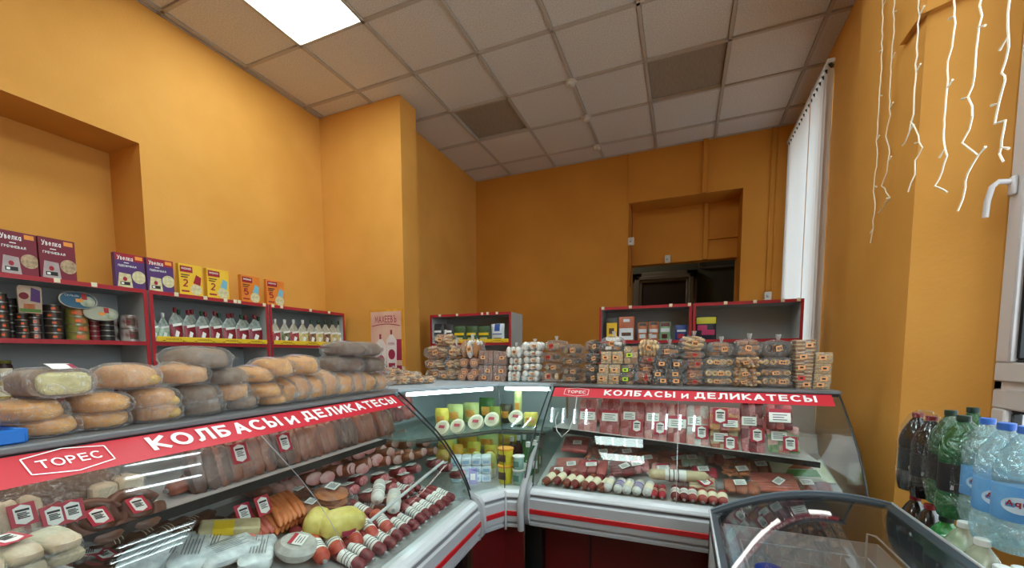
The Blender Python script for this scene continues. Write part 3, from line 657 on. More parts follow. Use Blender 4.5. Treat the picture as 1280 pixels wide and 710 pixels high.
shelf_unit(BK,.07,.815,'nearly empty shelf unit beside the blind, one chip bag in it',low=1.615,tags=[.3,.5,.68,.78])
# yellow brand strips
YEL=mat('yellow price rail',(236,196,40),.45); BRN=mat('brown logo print',(128,60,24),.5)
def yrail(F,u0,u1,n,lab,dz_=0):
    b=MB(); b.rbox(u0,u1,-.008,-.002,1.588+dz_,1.622+dz_,.002,0); r=tag(ob('price_rail',b.mesh('price_rail',[YEL]),loc=F.w(0,0,0),rz=F.a),lab,'price rail')
    t=MB()
    for k in range(n):
        x=u0+(u1-u0)*(k+.5)/n; t.text('МАХЕЕВЪ',x-.045,1.599+dz_,.09,.014,y=-.009,bold=.01)
        for s in(-1,1): t.add([(x+s*.05,-.009,1.600+dz_),(x+s*.075,-.009,1.593+dz_),(x+s*.05,-.009,1.594+dz_)],[(0,1,2)])
    ob('rail_logo',t.mesh('rail_logo',[BRN]),r)
yrail(WL,1.57,2.32,4,'yellow price rail under the dark red pouches'); yrail(WL,2.38,3.13,3,'yellow price rail under the row of mayonnaise pouches, left corner unit')
yrail(BK,-2.24,-1.54,3,'yellow price rail on the shelf unit behind the cookie bags',.03)
# poster on the pier
PZ0=1.30; a=WF.hit(462,388,v=3.22); b_=WF.hit(507,388,v=3.22); pz=a[2]; px0,px1=a[0],-2.43
po=root('poster',(px0,3.219,PZ0),0,'tall pink poster with bottles hung on the orange pier','poster'); W_,H_=px1-px0,pz-PZ0
ob('sheet',MB().box(0,W_,-.006,0,0,H_).mesh('sheet',[mat('poster gold border',(206,134,30),.5,var=12,col2=(220,160,40))]),po)
PK=mat('poster pink print',(214,150,140),.5,var=3,col2=(230,196,172),ramp=(.3,.7)); MAG=mat('poster magenta',(160,40,72),.5); PWH=mat('poster white',(232,216,214),.5); 
t=MB(); t.box(.018,W_-.018,-.008,-.006,.02,H_-.02,0); t.box(W_*.80,W_-.018,-.009,-.008,.15,H_*.55,1); t.box(.018,W_-.018,-.0088,-.008,.02,H_*.16,1); t.box(.018,W_*.14,-.0088,-.008,H_*.16,H_*.42,1)
t.text('МАХЕЕВЪ',W_*.18,H_*.80,W_*.64,H_*.115,y=-.0095,mi=1,bold=.01)
for k in range(12):
    a0=k/12; a1=(k+1)/12; f=lambda a:(W_*(.08+.84*a), H_*(.745+.03*math.sin(a*PI)))
    (xa,za),(xb,zb)=f(a0),f(a1); t.add([(xa,-.009,za),(xb,-.009,zb),(xb,-.009,zb+.008),(xa,-.009,za+.008)],[(0,1,2,3)],1)
for cx,cz,s in ((.33,.27,1.),(.66,.36,.92)):
    X,Z=W_*cx,H_*cz; w_,h_=W_*.15*s,H_*.19*s
    t.prism([(X-w_,Z-h_*1.4),(X+w_,Z-h_*1.4),(X+w_*1.1,Z+h_),(X+w_*.3,Z+h_*1.5),(X-w_*.3,Z+h_*1.5),(X-w_*1.1,Z+h_)],.0085,.0095,2,T=Matrix(((1,0,0,0),(0,0,-1,0),(0,1,0,0),(0,0,0,1))))
    t.add([(X+w_*.75*math.cos(q*PI/8),-.0100,Z-.2*h_+w_*.9*math.sin(q*PI/8)) for q in range(16)],[tuple(range(16))],1)
    t.box(X-w_*.2,X+w_*.2,-.0100,-.0095,Z+h_*1.5,Z+h_*1.9,1); t.box(X-w_*.7,X+w_*.7,-.0103,-.0095,Z-h_*1.3,Z-h_*.95,1)
    t.text('МАХЕЕВЪ',X-w_*.7,Z+h_*.6,w_*1.4,h_*.25,y=-.0101,mi=1,bold=.01)
t.box(W_*.3,W_*.85,-.009,-.008,.04,.09,1)
ob('printed_picture',t.mesh('printed_picture',[PK,MAG,PWH]),po)

# ================================================================== CHEST FREEZER
X0,X1,YE,YN=.122,.715,1.87,.30
FG=mat('dark grey freezer frame',(62,72,80),.38); FB=mat('grey freezer body',(186,186,190),.45); FIN=mat('pale pinkish freezer liner',(226,216,212),.5); FROST=mat('frost',(220,232,234),.7,var=30,col2=(190,205,208),bump=(60,.6,.01))
fz=root('chest_freezer',(0,0,0),0,'chest freezer with arched glass lid in the right foreground','freezer')
def arch(t): x=X0+(X1-X0)*t; z=.845+(.955-.845)*t+.062*math.sin(PI*t)**.9; return x,z
b=MB(); b.box(X0+.01,X1-.01,YN,YE-.0,.02,.60)
for a_,c_,d_,e_ in ((X0,X0+.05,YN,YE),(X1-.05,X1,YN,YE),(X0,X1,YE-.05,YE),(X0,X1,YN,YN+.05)): b.box(a_,c_,d_,e_,.1,.80 if a_==X0 and c_!=X1 else .80)
ob('body',b.mesh('body',[FB]),fz)
b=MB(); b.box(X0+.05,X1-.05,YN+.05,YE-.05,.60,.61); 
for a_,c_,d_,e_ in ((X0+.05,X0+.054,YN+.05,YE-.05),(X1-.054,X1-.05,YN+.05,YE-.05),(X0+.05,X1-.05,YE-.054,YE-.05)): b.box(a_,c_,d_,e_,.61,.82)
ob('liner',b.mesh('liner',[FIN]),fz)
N=14
def archstrip(y0,y1,dz0,dz1,m,nm,t0_=0,t1_=1,lab=None):
    b=MB(); pts=[arch(t0_+(t1_-t0_)*k/N) for k in range(N+1)]
    vs=[(x,y0,z+dz0) for x,z in pts]+[(x,y0,z+dz1) for x,z in pts]+[(x,y1,z+dz0) for x,z in pts]+[(x,y1,z+dz1) for x,z in pts]; n=N+1
    fs=[]
    for k in range(N): fs+=[(k,k+1,n+k+1,n+k),(2*n+k,3*n+k,3*n+k+1,2*n+k+1),(n+k,n+k+1,3*n+k+1,3*n+k),(k,2*n+k,2*n+k+1,k+1)]
    b.add(vs,fs+[(0,n,3*n,2*n),(N,2*n+N,3*n+N,n+N)]); return ob(nm,b.mesh(nm,[m],40),fz,label=lab)
archstrip(YE-.035,YE,-.018,.0,FG,'lid_frame'); archstrip(YE-.006,YE+.010,-.03,.006,mat('steel blue trim',(96,108,120),.35),'frame_trim')
archstrip(YE-.05,YE,-.10,-.018,FG,'end_wall',)
# glass end filler under the arch
b=MB(); 
pts=[arch(k/N) for k in range(N+1)]
b.add([(x,YE-.03,z-.018) for x,z in pts]+[(x,YE-.03,.80) for x,z in pts],[(k,k+1,N+1+k+1,N+1+k) for k in range(N)]); ob('end_filler',b.mesh('end_filler',[FG]),fz)
GL1=archstrip(YN,YE-.03,-.010,-.006,FGLASS,'lid_glass',.04,.96)
for (xa,za,w_) in ((X0,.845,.034),(X1-.034,.955,.034)):
    b=MB(); b.rbox(xa,xa+w_,YN,YE,.78,za+.004,.004); s=ob('side_rail',b.mesh('side_rail',[FG]),fz)
    xx=xa-.004 if xa==X0 else xa+w_-.004
    ob('steel_strip',MB().rbox(xx,xx+.008,YN,YE+.004,za-.006,za+.009,.002).mesh('steel_strip',[BUMPL]),s)
# frost rim, widened to stand in for a white lid reflection; baskets
b=MB(); fp=[Vector(WF.hit(x,y,z=.82)) for x,y in ((914,720),(916,700),(920,684),(934,668),(950,656),(968,646),(990,640),(1012,638))]; fp=[Vector((min(max(p.x,X0+.06),X1-.08),min(p.y,YE-.07),p.z)) for p in fp]
b.rbox(X0+.036,X0+.085,YN+.05,YE-.06,.775,.822,.014); ob('frost_rim',b.mesh('frost_rim',[FROST]),fz)
WIR=mat('white basket wire',(225,225,222),.4)
b=MB(); bx0,bx1,by0,by1,bz0,bz1=X0+.10,X1-.10,.85,YE-.12,.63,.79
for z in (bz0,(bz0*2+bz1)/3,(bz0+2*bz1)/3,bz1): b.tube([(bx0,by0,z),(bx1,by0,z),(bx1,by1,z),(bx0,by1,z)],.0035 if z==bz1 else .002,5,closed=True)
k=bx0
while k<bx1+.001:
    for y in(by0,by1): b.tube([(k,y,bz0),(k,y,bz1)],.0015,4)
    b.tube([(k,by0,bz0),(k,by1,bz0)],.0015,4); k+=.045
k=by0
while k<by1:
    for x in(bx0,bx1): b.tube([(x,k,bz0),(x,k,bz1)],.0015,4)
    k+=.045
tag(ob('wire_basket',b.mesh('wire_basket',[WIR])),'white wire basket hanging inside the chest freezer','basket')
b=MB(); zz=arch(.9)[1]-.05
b.tube([(X1-.09,YE-.07,.72),(X1-.09,YE-.07,.86),(X1-.09,YE-.14,.88),(X1-.07,YE-.18,.86),(X1-.07,YE-.5,.86),(X1-.07,YE-.55,.84)],.003,6)
tag(ob('wire_hanger',b.mesh('wire_hanger',[WIR])),'bent white wire at the right inner side of the freezer','wire hanger')
FP=[((.30,1.62),'blue lidded frozen tub beside the wire basket wall',(30,70,190)),((.42,1.50),'white bagged frozen food inside the freezer basket',(226,230,232)),((.5,1.3),'pink white frozen packet lying in the freezer basket',(214,178,172)),((.34,1.34),'grey frosted bag lying in the freezer basket',(196,200,204))]
for i,((x,y),lab,c) in enumerate(FP):
    r=root('frozen_pack',(x,y,.64),random.uniform(-.6,.6),lab,'frozen food')
    if i==0:
        ob('tub',MB().lathe([(.03,0),(.042,.06),(.043,.10)],18).mesh('tub',[WHITE]),r); ob('lid',MB().lathe([(.046,.098),(.046,.114),(.04,.118),(0,.118)],18).mesh('lid',[mat('blue lid',c,.35)]),r)
    else:
        ob('bag',MB().ell((0,0,.04),(.10,.075,.04),16,8,e=.6,fn=lambda p:p*(1+.12*noise.noise(p*2.5+Vector((i,0,0))))).mesh('bag',[mat('frozen bag %d'%i,c,.4,var=16,col2=tuple(int(q*.8) for q in c),bump=(20,.5,.01))]),r)
        ob('bag_seal',MB().rbox(-.03,.03,-.004,.004,.06,.085,.002).mesh('bag_seal',[WHITE]),r)
# ================================================================== PRODUCT MESHES
def crumple(p,seed,a=.05,f=3.5): return p*(1+a*noise.noise(p*f+Vector((seed*3.1,seed,0)))+a*.5*noise.noise(p*f*2.7+Vector((0,seed,seed))))
def wrink(p,seed,a=.05,f=5):             # crumple plus sharp radiating creases, for plastic film
    q=crumple(p,seed,a,3.0); r=1-abs(noise.noise(Vector((p.x*f*.6,p.y*f*1.6,p.z*f*1.6))+Vector((seed,seed*2,0))))*2
    return q*(1+a*.55*max(0,r)**4)
GOLD=mat('golden crust',(196,128,58),.5,var=9,col2=(230,176,104),bump=(30,.3,.004),ramp=(.3,.7))
TAN=mat('tan crust',(186,126,76),.55,var=9,col2=(224,176,122),bump=(30,.3,.004),ramp=(.3,.7))
GREYB=mat('rye crust',(116,88,66),.65,var=10,col2=(160,134,110),bump=(36,.4,.004),ramp=(.3,.7))
DARKB=mat('dark rye crust',(98,68,48),.6,var=10,col2=(128,96,72),bump=(36,.4,.004),ramp=(.3,.7))
CRUMB=mat('white crumb',(226,214,160),.8,var=40,col2=(206,194,140),bump=(70,.6,.006),ramp=(.4,.6))
CUTY=mat('yellow cut crumb',(228,190,96),.75,var=30,col2=(212,164,76),bump=(60,.5,.005))
def loaf_parts(seed,kind,crust):
    """about .30 x .14 x .10 m, base at z 0"""
    b=MB(); e={'oval':.9,'brick':.45,'half':.8,'upright':.6}[kind]
    L={'oval':.145,'brick':.14,'half':.14,'upright':.14}[kind]
    def fn(p):
        q=crumple(p,seed,.11,1.9); q.z=q.z if q.z>-.55 else -.55-(-.55-q.z)*.3
        return q
    b.ell((0,0,.046),(L*.94,.066,.058),22,12,e=e,fn=fn,e2=.75)
    parts=[]
    crust_me=b.mesh('crust',[crust],50)
    sub=[]
    if kind=='half':
        c=MB(); c.ell((.045,-.030,.038),(.075,.036,.028),16,8,e=.8,fn=lambda p:crumple(p,seed+5,.1)); sub.append(('cut_side',c.mesh('cut_side',[CUTY],50)))
    else:
        c=MB()
        for k in range(2 if kind!='brick' else 0):
            x=-.05+.1*k; c.tube([(x-.02,-.035,.098),(x,0,.106),(x+.02,.035,.098)],[.002,.005,.002],6)
        if c.v: sub.append(('score_mark',c.mesh('score_mark',[crust],50)))
    parts.append(('crust',crust_me,None,None,sub))
    w=MB()
    def fw_(p):
        q=wrink(p,seed+9,.07,6); 
        if abs(p.x)>.6: q.x*=1+.07*noise.noise(p*9+Vector((seed,0,0)))
        if q.z<-.7: q.z=-.7
        return q
    w.ell((0,0,.047),(L*1.04,.073,.064),44,22,e=e*.85,fn=fw_,e2=.75)
    # twisted tail of the bag
    ta=MB(); ang=random.choice((-1,1)); 
    ta.sheet(lambda a,t:(ang*(L*1.0+.05*t), (a-.5)*(.03+.08*t), .03+.012*math.sin(a*17+seed)*(t+.2)+.02*t),10,4)
    sb=[('bag_tail',ta.mesh('bag_tail',[FILM],60))]
    lb=MB(); lb.sheet(lambda a,t:((a-.5)*.07,(t-.5)*.05,.1135-.006*(abs(a-.5)*2)**2),3,2); 
    if kind in('oval','brick') and seed%2==0: sb.append(('printed_label',lb.mesh('printed_label',[mat('lilac label %d'%(seed%3),((150,140,190),(190,60,80),(226,222,224))[seed%3],.4)],60)))
    parts.append(('plastic_bag',w.mesh('plastic_bag',[FILM if crust in(GOLD,TAN) else FILMG],60),None,None,sb))
    return parts
LO={}
def loaf(kind,crust,seed):
    k=(kind,crust.name,seed%3)
    if k not in LO: LO[k]=loaf_parts(seed%3+2*len(LO),kind,crust)
    return LO[k]
V_B=.54
def ulen(F,u,v,z):                       # photo pixels per metre along the row / up, at a place
    def pj(P):
        c=CM@(P-CP); return Vector((FOC*c[0]/c[2],FOC*c[1]/c[2]))
    P=F.w(u,v,z); a=(pj(P+F.u*.01)-pj(P)).length*100; b=(pj(P+Vector((0,0,.01)))-pj(P)).length*100; return a,b
breads=[ # px box, kind, crust, label, depth
 (16,526,92,554,'oval',GOLD,'golden long loaf in clear bag, bottom row, furthest left of the bread wall'),
 (90,518,154,545,'oval',GOLD,'golden oval loaf in bag, bottom row, second from the left'),
 (163,507,218,537,'half',TAN,'loaf with yellow cut side, bottom row, beneath another cut loaf'),
 (221,500,272,527,'oval',GREYB,'grey rye loaf in bag, bottom row, just right of the cut loaves'),
 (270,497,318,520,'oval',GREYB,'flat grey rye loaf in bag, bottom row, left of the small golden roll'),
 (318,494,356,513,'oval',GOLD,'small golden roll in bag, bottom row, left of the upright loaves'),
 (-3,496,76,528,'oval',GOLD,'golden loaf with lilac label, second row, at the left edge'),
 (81,489,157,516,'oval',GOLD,'golden loaf with red and lilac label, second row, beneath the white cut loaf'),
 (155,482,216,512,'half',TAN,'loaf with yellow cut side, second row of the bread wall'),
 (215,477,268,508,'oval',GREYB,'grey rye loaf in bag, second row, in the middle of the pile'),
 (261,473,308,502,'oval',TAN,'brownish loaf in bag, second row, under the small dark rye loaf'),
 (305,476,347,498,'oval',GOLD,'small golden loaf, second row, touching the upright loaves'),
 (114,453,203,486,'half',TAN,'large loaf with yellow cut side in bag, top of the pile'),
 (197,451,257,481,'oval',TAN,'tan oval loaf in bag on top, beside the large cut loaf'),
 (254,458,300,481,'oval',GREYB,'small dark rye loaf wedged below the topmost grey loaf'),
 (298,456,342,479,'oval',GOLD,'golden loaf on the third row, left of two topmost golden ones'),
 (208,432,288,462,'brick',GREYB,'large topmost grey brown loaf in glossy bag, highest of the bread pile'),
 (314,446,362,471,'oval',GOLD,'golden loaf on top, left one of the topmost golden pair'),
 (355,443,397,469,'oval',GOLD,'golden rounded loaf on top, right one of the topmost golden pair'),
 (401,443,452,466,'brick',DARKB,'dark rye brick loaf lying on the upright loaves, left lower one'),
 (409,426,450,445,'brick',DARKB,'dark rye brick loaf, upper left of the four dark ones'),
 (448,444,477,466,'brick',DARKB,'dark rye loaf lying on the upright loaves, right lower one'),
 (446,427,471,446,'brick',DARKB,'dark rye loaf, upper right of the four dark ones'),
]
for i,(x0,y0,x1,y1,k,cr,lab) in enumerate(breads):
    uc,w,z0,h=LF.box(x0,y0,x1,y1,V_B)
    a,b=ulen(LF,uc,V_B,z0); w=max(.12,min(.36,(x1-x0)/a*.80)); 
    inst(loaf(k,cr,i),'bread_loaf',LF.w(uc,V_B+random.uniform(0,.02),max(1.319,z0)),LF.a+random.uniform(-.08,.08),(w/.30,1.05,h/.113),lab,'bread','bagged bread piled on the left counter')
# the white cut loaf on top
uc,w,z0,h=LF.box(17,461,113,495,V_B-.02)
a,_=ulen(LF,uc,V_B,z0); w=(113-17)/a*.92
r=root('bread_loaf',LF.w(uc,V_B,z0),LF.a,'white crumb cut loaf in clear bag with label, on top at the left','bread','bagged bread piled on the left counter')
b=MB(); b.ell((0,.0,h*.48),(w*.48,.075,h*.50),24,12,e=.55,e2=.6,fn=lambda p:crumple(Vector((p.x,max(p.y,-.5),p.z)),3,.04)); ob('crust',b.mesh('crust',[GREYB],50),r)
b=MB(); b.ell((w*.06,-.040,h*.46),(w*.40,.010,h*.42),28,12,e=.6,e2=.6,fn=lambda p:crumple(p,8,.03)); 
sl=ob('cut_face',b.mesh('cut_face',[CRUMB],60),r)
b=MB(); b.ell((0,0,h*.5),(w*.53,.085,h*.56),28,14,e=.6,e2=.65,fn=lambda p:crumple(p,4,.07,3)); bg=ob('plastic_bag',b.mesh('plastic_bag',[FILM],60),r)
b=MB(); b.sheet(lambda a,t:(-w*.12+(a)*w*.36,-.05+.05*t,h*1.0+.012*math.sin(t*2)),4,3,0); b.sheet(lambda a,t:(w*.16+(a)*w*.08,-.052+.05*t,h*1.005+.012*math.sin(t*2)),2,2,1)
ob('printed_label',b.mesh('printed_label',[WHITE,MAG],60),bg)
# upright loaves in a row (standing on end, side by side)
ups=[(342,474,367,508),(359,469,386,505),(377,469,403,502),(398,463,421,499),(415,464,439,497),(432,464,453,495),(449,465,468,491),(464,467,482,491)]
for i,(x0,y0,x1,y1) in enumerate(ups):
    uc,w,z0,h=LF.box(x0,y0,x1,y1,V_B-.02); a,_=ulen(LF,uc,V_B,1.32); w=(x1-x0)/a*.86; 
    inst(loaf('upright',(GOLD,TAN)[i%2],i),'bread_loaf',LF.w(uc,V_B+.04,1.319),LF.a+PI/2+random.uniform(-.05,.05),(.72,max(.5,w/.15),h/.113),ORD[i]+' upright bagged loaf from the left in the row of upright loaves','bread','bagged bread piled on the left counter')
bt=MB(); bt.prism([(-.12,-.09),(.12,-.09),(.12,.09),(-.12,.09)],0,.006); 
for s in(-1,1): bt.rbox(s*.12-.006,s*.12+.006,-.09,.09,0,.03,.003); bt.rbox(-.12,.12,s*.09-.006,s*.09+.006,0,.03,.003)
uu=LF.hit(4,552,v=.50); tag(ob('blue_tray',bt.mesh('blue_tray',[mat('blue plastic',(20,110,200),.35)]),loc=LF.w(uu[0]-.10,.56,1.319),rz=LF.a),'bright blue plastic tray at the left end of the bread','tray')

# ---------------------------------------------------------------- bags of biscuits on the right counter
BW,BD,BH=.17,.15,.075
COOK={'brown':mat('brown biscuit',(148,92,52),.7,var=30,col2=(184,128,80)),'choc':mat('chocolate biscuit',(60,36,24),.6,var=30,col2=(88,56,38)),
 'tan':mat('tan biscuit',(196,152,98),.7,var=30,col2=(222,184,134)),'cream':mat('cream wafer',(222,192,142),.7,var=50,col2=(206,172,118)),'white':mat('white meringue',(244,242,238),.6,var=20,col2=(218,212,204)),
 'salmon':mat('salmon biscuit',(196,120,88),.65,var=25,col2=(214,146,112)),'ginger':mat('ginger biscuit',(168,96,52),.65,var=30,col2=(190,120,72)),'cocoa':mat('cocoa slab',(140,94,78),.65,var=20,col2=(156,108,90))}
def contents(style,seed,w=BW,d=BD,h=BH):
    rnd=random.Random(seed); b=MB()
    def place(fn_,sx,sz,sy,rows=None):
        nz=max(1,int(h*.9/sz)); 
        for k in range(nz):
            zc=h*.07+sz*(k+.5)*(h*.88/(nz*sz)); fill=math.sqrt(max(.15,1-((zc-h/2)/(h*.62))**2)); nx=max(1,int(w*.92*fill/sx))
            for i in range(nx):
                for yy in ((-d*.5*fill+sy*.55,),(-d*.5*fill+sy*.55,-d*.5*fill+sy*1.6))[1 if sy<.05 else 0]:
                    fn_((i-(nx-1)/2)*sx+rnd.uniform(-.003,.003)+(sx*.25 if k%2 else 0),yy+rnd.uniform(-.004,.004),zc)
    if style=='rings':
        def f(x,y,z):
            T=Matrix.Translation((x,y,z))@Matrix.Rotation(PI/2+rnd.uniform(-.5,.5),4,'X')@Matrix.Rotation(rnd.uniform(-.6,.6),4,'Y'); b.torus((0,0,0),.0135,.0065,10,5,rnd.choice((0,0,1)),T)
        place(f,.037,.034,.03)
    elif style=='balls': place(lambda x,y,z:b.ell((x,y,h*.5 if seed>=0 and h<.08 else z),(.027,.024,.037),10,7,rnd.choice((0,0,1)),fn=lambda p:p*(1+.1*noise.noise(p*2+Vector((x*50,0,z*50))))),.050,.040,.045)
    elif style=='discs':
        def f(x,y,z):
            T=Matrix.Translation((x,y+.02,z))@Matrix.Rotation(rnd.uniform(-.25,.25),4,'X')@Matrix.Rotation(rnd.uniform(-.25,.25),4,'Y'); b.lathe([(0,-.006),(.030,-.006),(.034,0),(.030,.006),(0,.006)],12,rnd.choice((0,0,1)),T)
        place(f,.060,.0135,.06)
    elif style=='rolls':
        def f(x,y,z):
            T=Matrix.Translation((x,y,z))@Matrix.Rotation(rnd.uniform(-.4,.4),4,'Z')@Matrix.Rotation(PI/2,4,'X'); b.lathe([(.009,-.045),(.017,-.045),(.018,-.03),(.018,.03),(.017,.045),(.009,.045)],10,0,T); b.lathe([(0,.044),(.010,.044)],8,1,T); b.lathe([(.010,.0455),(.018,.0455)],10,1,T)
        place(f,.040,.037,.1)
    elif style=='slabs':
        def f(x,y,z):
            T=Matrix.Translation((x,y+.02,z))@Matrix.Rotation(rnd.uniform(-.2,.2),4,'Z')@Matrix.Rotation(rnd.uniform(-.12,.12),4,'Y'); b.rbox(-.026,.026,-.028,.028,-.0085,.0085,.003,rnd.choice((0,0,1)),T)
        place(f,.054,.019,.06)
    elif style=='bites':
        def f(x,y,z):
            T=Matrix.Translation((x,y,z))@Matrix.Rotation(rnd.uniform(0,3),4,'X')@Matrix.Rotation(rnd.uniform(0,3),4,'Z'); b.rbox(-.014,.014,-.010,.010,-.009,.009,.004,rnd.choice((0,1)),T)
        place(f,.026,.021,.024)
    return b
STY={}
def biscuit_bag(style,ca,cb,seed,film=None,sticker=0,box=False):
    k=(style,ca,cb,seed%2,sticker,box)
    if k in STY: return STY[k]
    b=contents(style,seed); parts=[('biscuits',b.mesh('biscuits',[COOK[ca],COOK[cb]],40),'stuff')]
    w=MB()
    if box: w.rbox(-BW/2,BW/2,-BD/2,BD/2,0,BH,.006)
    else: w.ell((0,0,BH/2),(BW*.52,BD*.53,BH*.515),34,16,e=.7,e2=.8,fn=lambda p:wrink(p,seed+2,.08,6))
    sb=[]
    if not box and seed%3==0:
        t=MB(); t.sheet(lambda a,q:((a-.5)*(.014+.022*q)+.01,-.02+.008*math.sin(a*12),BH*.98+.028*q),8,3); sb.append(('bag_knot',t.mesh('bag_knot',[glassy('knot film',(250,250,250),.1,.2,milk=.45,edge=.6) if 'knot film' not in MATS else MATS['knot film']],60)))
    s=MB(); x=random.uniform(-.02,.03); y=-BD*.545 if not box else -BD*.5-.0012; T=Matrix.Translation((x,y,BH*.5))@Matrix.Rotation(random.uniform(-.25,.25),4,'Y')
    s.box(-.017,.017,-.001,0,-.012,.012,0,T); 
    for a_,c_ in ((-.010,-.003),(.0,.004),(.007,.013)): s.box(a_,c_,-.0016,-.001,-.006,.006,1,T)
    sb.append(('price_sticker',s.mesh('price_sticker',[(PRICE,REDS,LIME)[sticker],INK])))
    parts.append(('plastic_bag',w.mesh('plastic_bag',[film or FILM],60),None,None,sb)); STY[k]=parts; return parts
V_C=.545
cols=[ # name, (x0,x1) list with y boundaries bottom->top, style...
 ('bagged round gingerbread',[(545,567,482,471),(529,552,474,461),(527,551,461,449),(527,555,449,432),(537,562,432,417)],'discs','brown','tan',0,0),
 ('bagged glazed gingerbread',[(553,573,472,461),(552,573,461,449),(555,576,449,431)],'discs','tan','brown',0,0),
 ('tall bag of pale gingerbread',[(573,597,448,425)],'balls','brown','white',0,0),
 ('white marshmallow bag, left stack',[(632,648,481,474),(633,650,474,464),(633,651,464,456),(634,651,456,447),(631,652,447,433)],'balls','white','white',0,0),
 ('white marshmallow bag, right stack',[(649,673,481,471.5),(651,674,471.5,463),(652,675,463,454.5),(652,676,454.5,446),(652,676,446,438),(650,678,438,427)],'balls','white','white',0,0),
 ('biscuit roll bag beside the marshmallows',[(675,698,482,466),(677,700,466,453),(675,701,453,440),(679,705,440,425)],'rolls','brown','cream',1,0),
 ('bag of thick brown cookies, fourth bagged stack',[(700,723,482,471),(700,726,471,458),(700,726,458,446),(701,726,446,430)],'rolls','choc','tan',0,0),
 ('bag of dark chocolate cookies, fifth bagged stack',[(726,748,483,468),(728,749,468,455),(727,750,455,441),(729,749,441,425)],'discs','choc','brown',0,0),
 ('flat salmon coloured cookie bag',[(792,815,485,467),(793,817,467,455),(797,819,455,444)],'discs','salmon','ginger',1,0),
 ('bag of ginger cookies stacked right of dark squares',[(853,879,487,476),(854,880,476,462),(856,881,462,448),(851,881,448,439)],'slabs','ginger','brown',1,0),
 ('bag of small ring biscuits under a blanched top bag',[(881,916,487,474),(881,917,474,460),(881,918,460,446)],'rings','tan','cream',0,0),
 ('bag of knobbly biscuits with ringed bottom',[(915,951,488,475),(916,951,475,460),(918,954,460,446)],'bites','tan','brown',0,0),
 ('bag of ring biscuits, last bagged stack',[(951,992,489,473),(951,992,473,460),(953,993,460,446)],'rings','tan','brown',0,0),
]
tops=[ (750,779,439,420,'slabs','brown','white','striped wafer bag lying on top of the pale wafer blocks'),(797,824,445,424,'bites','cream','tan','bag of pale almond bites above the salmon cookies'),
 (820,850,449,430,'slabs','choc','brown','bulging chocolate cookie bag with crumpled top, above dark squares'),(849,883,439,420,'discs','tan','cream','bag of pale flat cookies on top, below the chip bag'),
 (884,918,446,427,'slabs','brown','choc','grey crumpled cookie bag on the small ring biscuits'),(918,954,446,424,'slabs','brown','cream','knotted bag with white slab on top of the knobbly biscuits'),
 (954,992,446,425,'rolls','brown','choc','knotted bag of brown rolls on the last bagged stack'),
 (585,597,432,425,'balls','white','white','small white marshmallow bag on the tall gingerbread bag')]
n_=0
def putbag(F,x0,x1,yb,yt,parts,label,v=V_C,cat='biscuits',group='bagged biscuits stacked on the right counter',name='biscuit_bag',wmul=1.0,dz=1.0):
    global n_; n_+=1
    uc,w,z0,h=F.box(x0,yt,x1,yb,v); return inst(parts,name,F.w(uc,v+BD*.5+random.uniform(-.006,.01),max(z0,1.3185)),F.a+random.uniform(-.08,.08),(w*wmul/BW,1,h*dz/BH),label,cat,group)
for ci,(nm,items,st,ca,cb,stk,_) in enumerate(cols):
    for k,(x0,x1,yb,yt) in enumerate(items):
        pos='' if len(items)==1 else (', bottom one' if k==0 else ', top one' if k==len(items)-1 else ', %s from the bottom'%ORD[k])
        putbag(RF,x0,x1,yb,yt,biscuit_bag(st,ca,cb,ci*3+k,sticker=stk if k!=1 else 0,film=FILMG if ca in('choc',) else FILM),nm+pos,wmul=1.02)
for i,(x0,x1,yb,yt,st,ca,cb,lab) in enumerate(tops): putbag(RF,x0,x1,yb,yt,biscuit_bag(st,ca,cb,i*3,film=FILM),lab)
# round packs, brown slabs, wafers, dark square packs, end boxes
rp=MB(); rp.lathe([(0,0),(.030,0),(.033,.004),(.033,.10),(.030,.105),(0,.105)],18,0,T=Matrix.Translation((0,-.0,.033))@Matrix.Rotation(-PI/2,4,'X'))
st_=MB(); st_.box(-.012,.012,-.0025,0,.022,.042,0); st_.box(-.006,.006,-.003,-.0025,.028,.036,1)
fl_=MB(); fl_.lathe([(0,-.001),(.034,-.001),(.0345,.104),(0,.107)],18,0,T=Matrix.Translation((0,-.0,.033))@Matrix.Rotation(-PI/2,4,'X'))
RP=[('biscuit_roll',rp.mesh('biscuit_roll',[COOK['ginger']])),('wrapper',fl_.mesh('wrapper',[FILM],60),None,None,[('price_sticker',st_.mesh('price_sticker',[PRICE,INK]))])]
for k,(x,y) in enumerate(((577,476.5),(589,476.5),(580,465.5),(593,466),(579,453.5),(592,453.5))):
    h=RF.hit(x,y,v=V_C); inst(RP,'biscuit_pack',RF.w(h[0],V_C,max(1.319,h[2]-.031)),RF.a,(.95,1,.95),('bottom','middle','top')[k//2]+' '+('left','right')[k%2]+' round ginger biscuit roll in the stack of six','biscuits','round biscuit rolls')
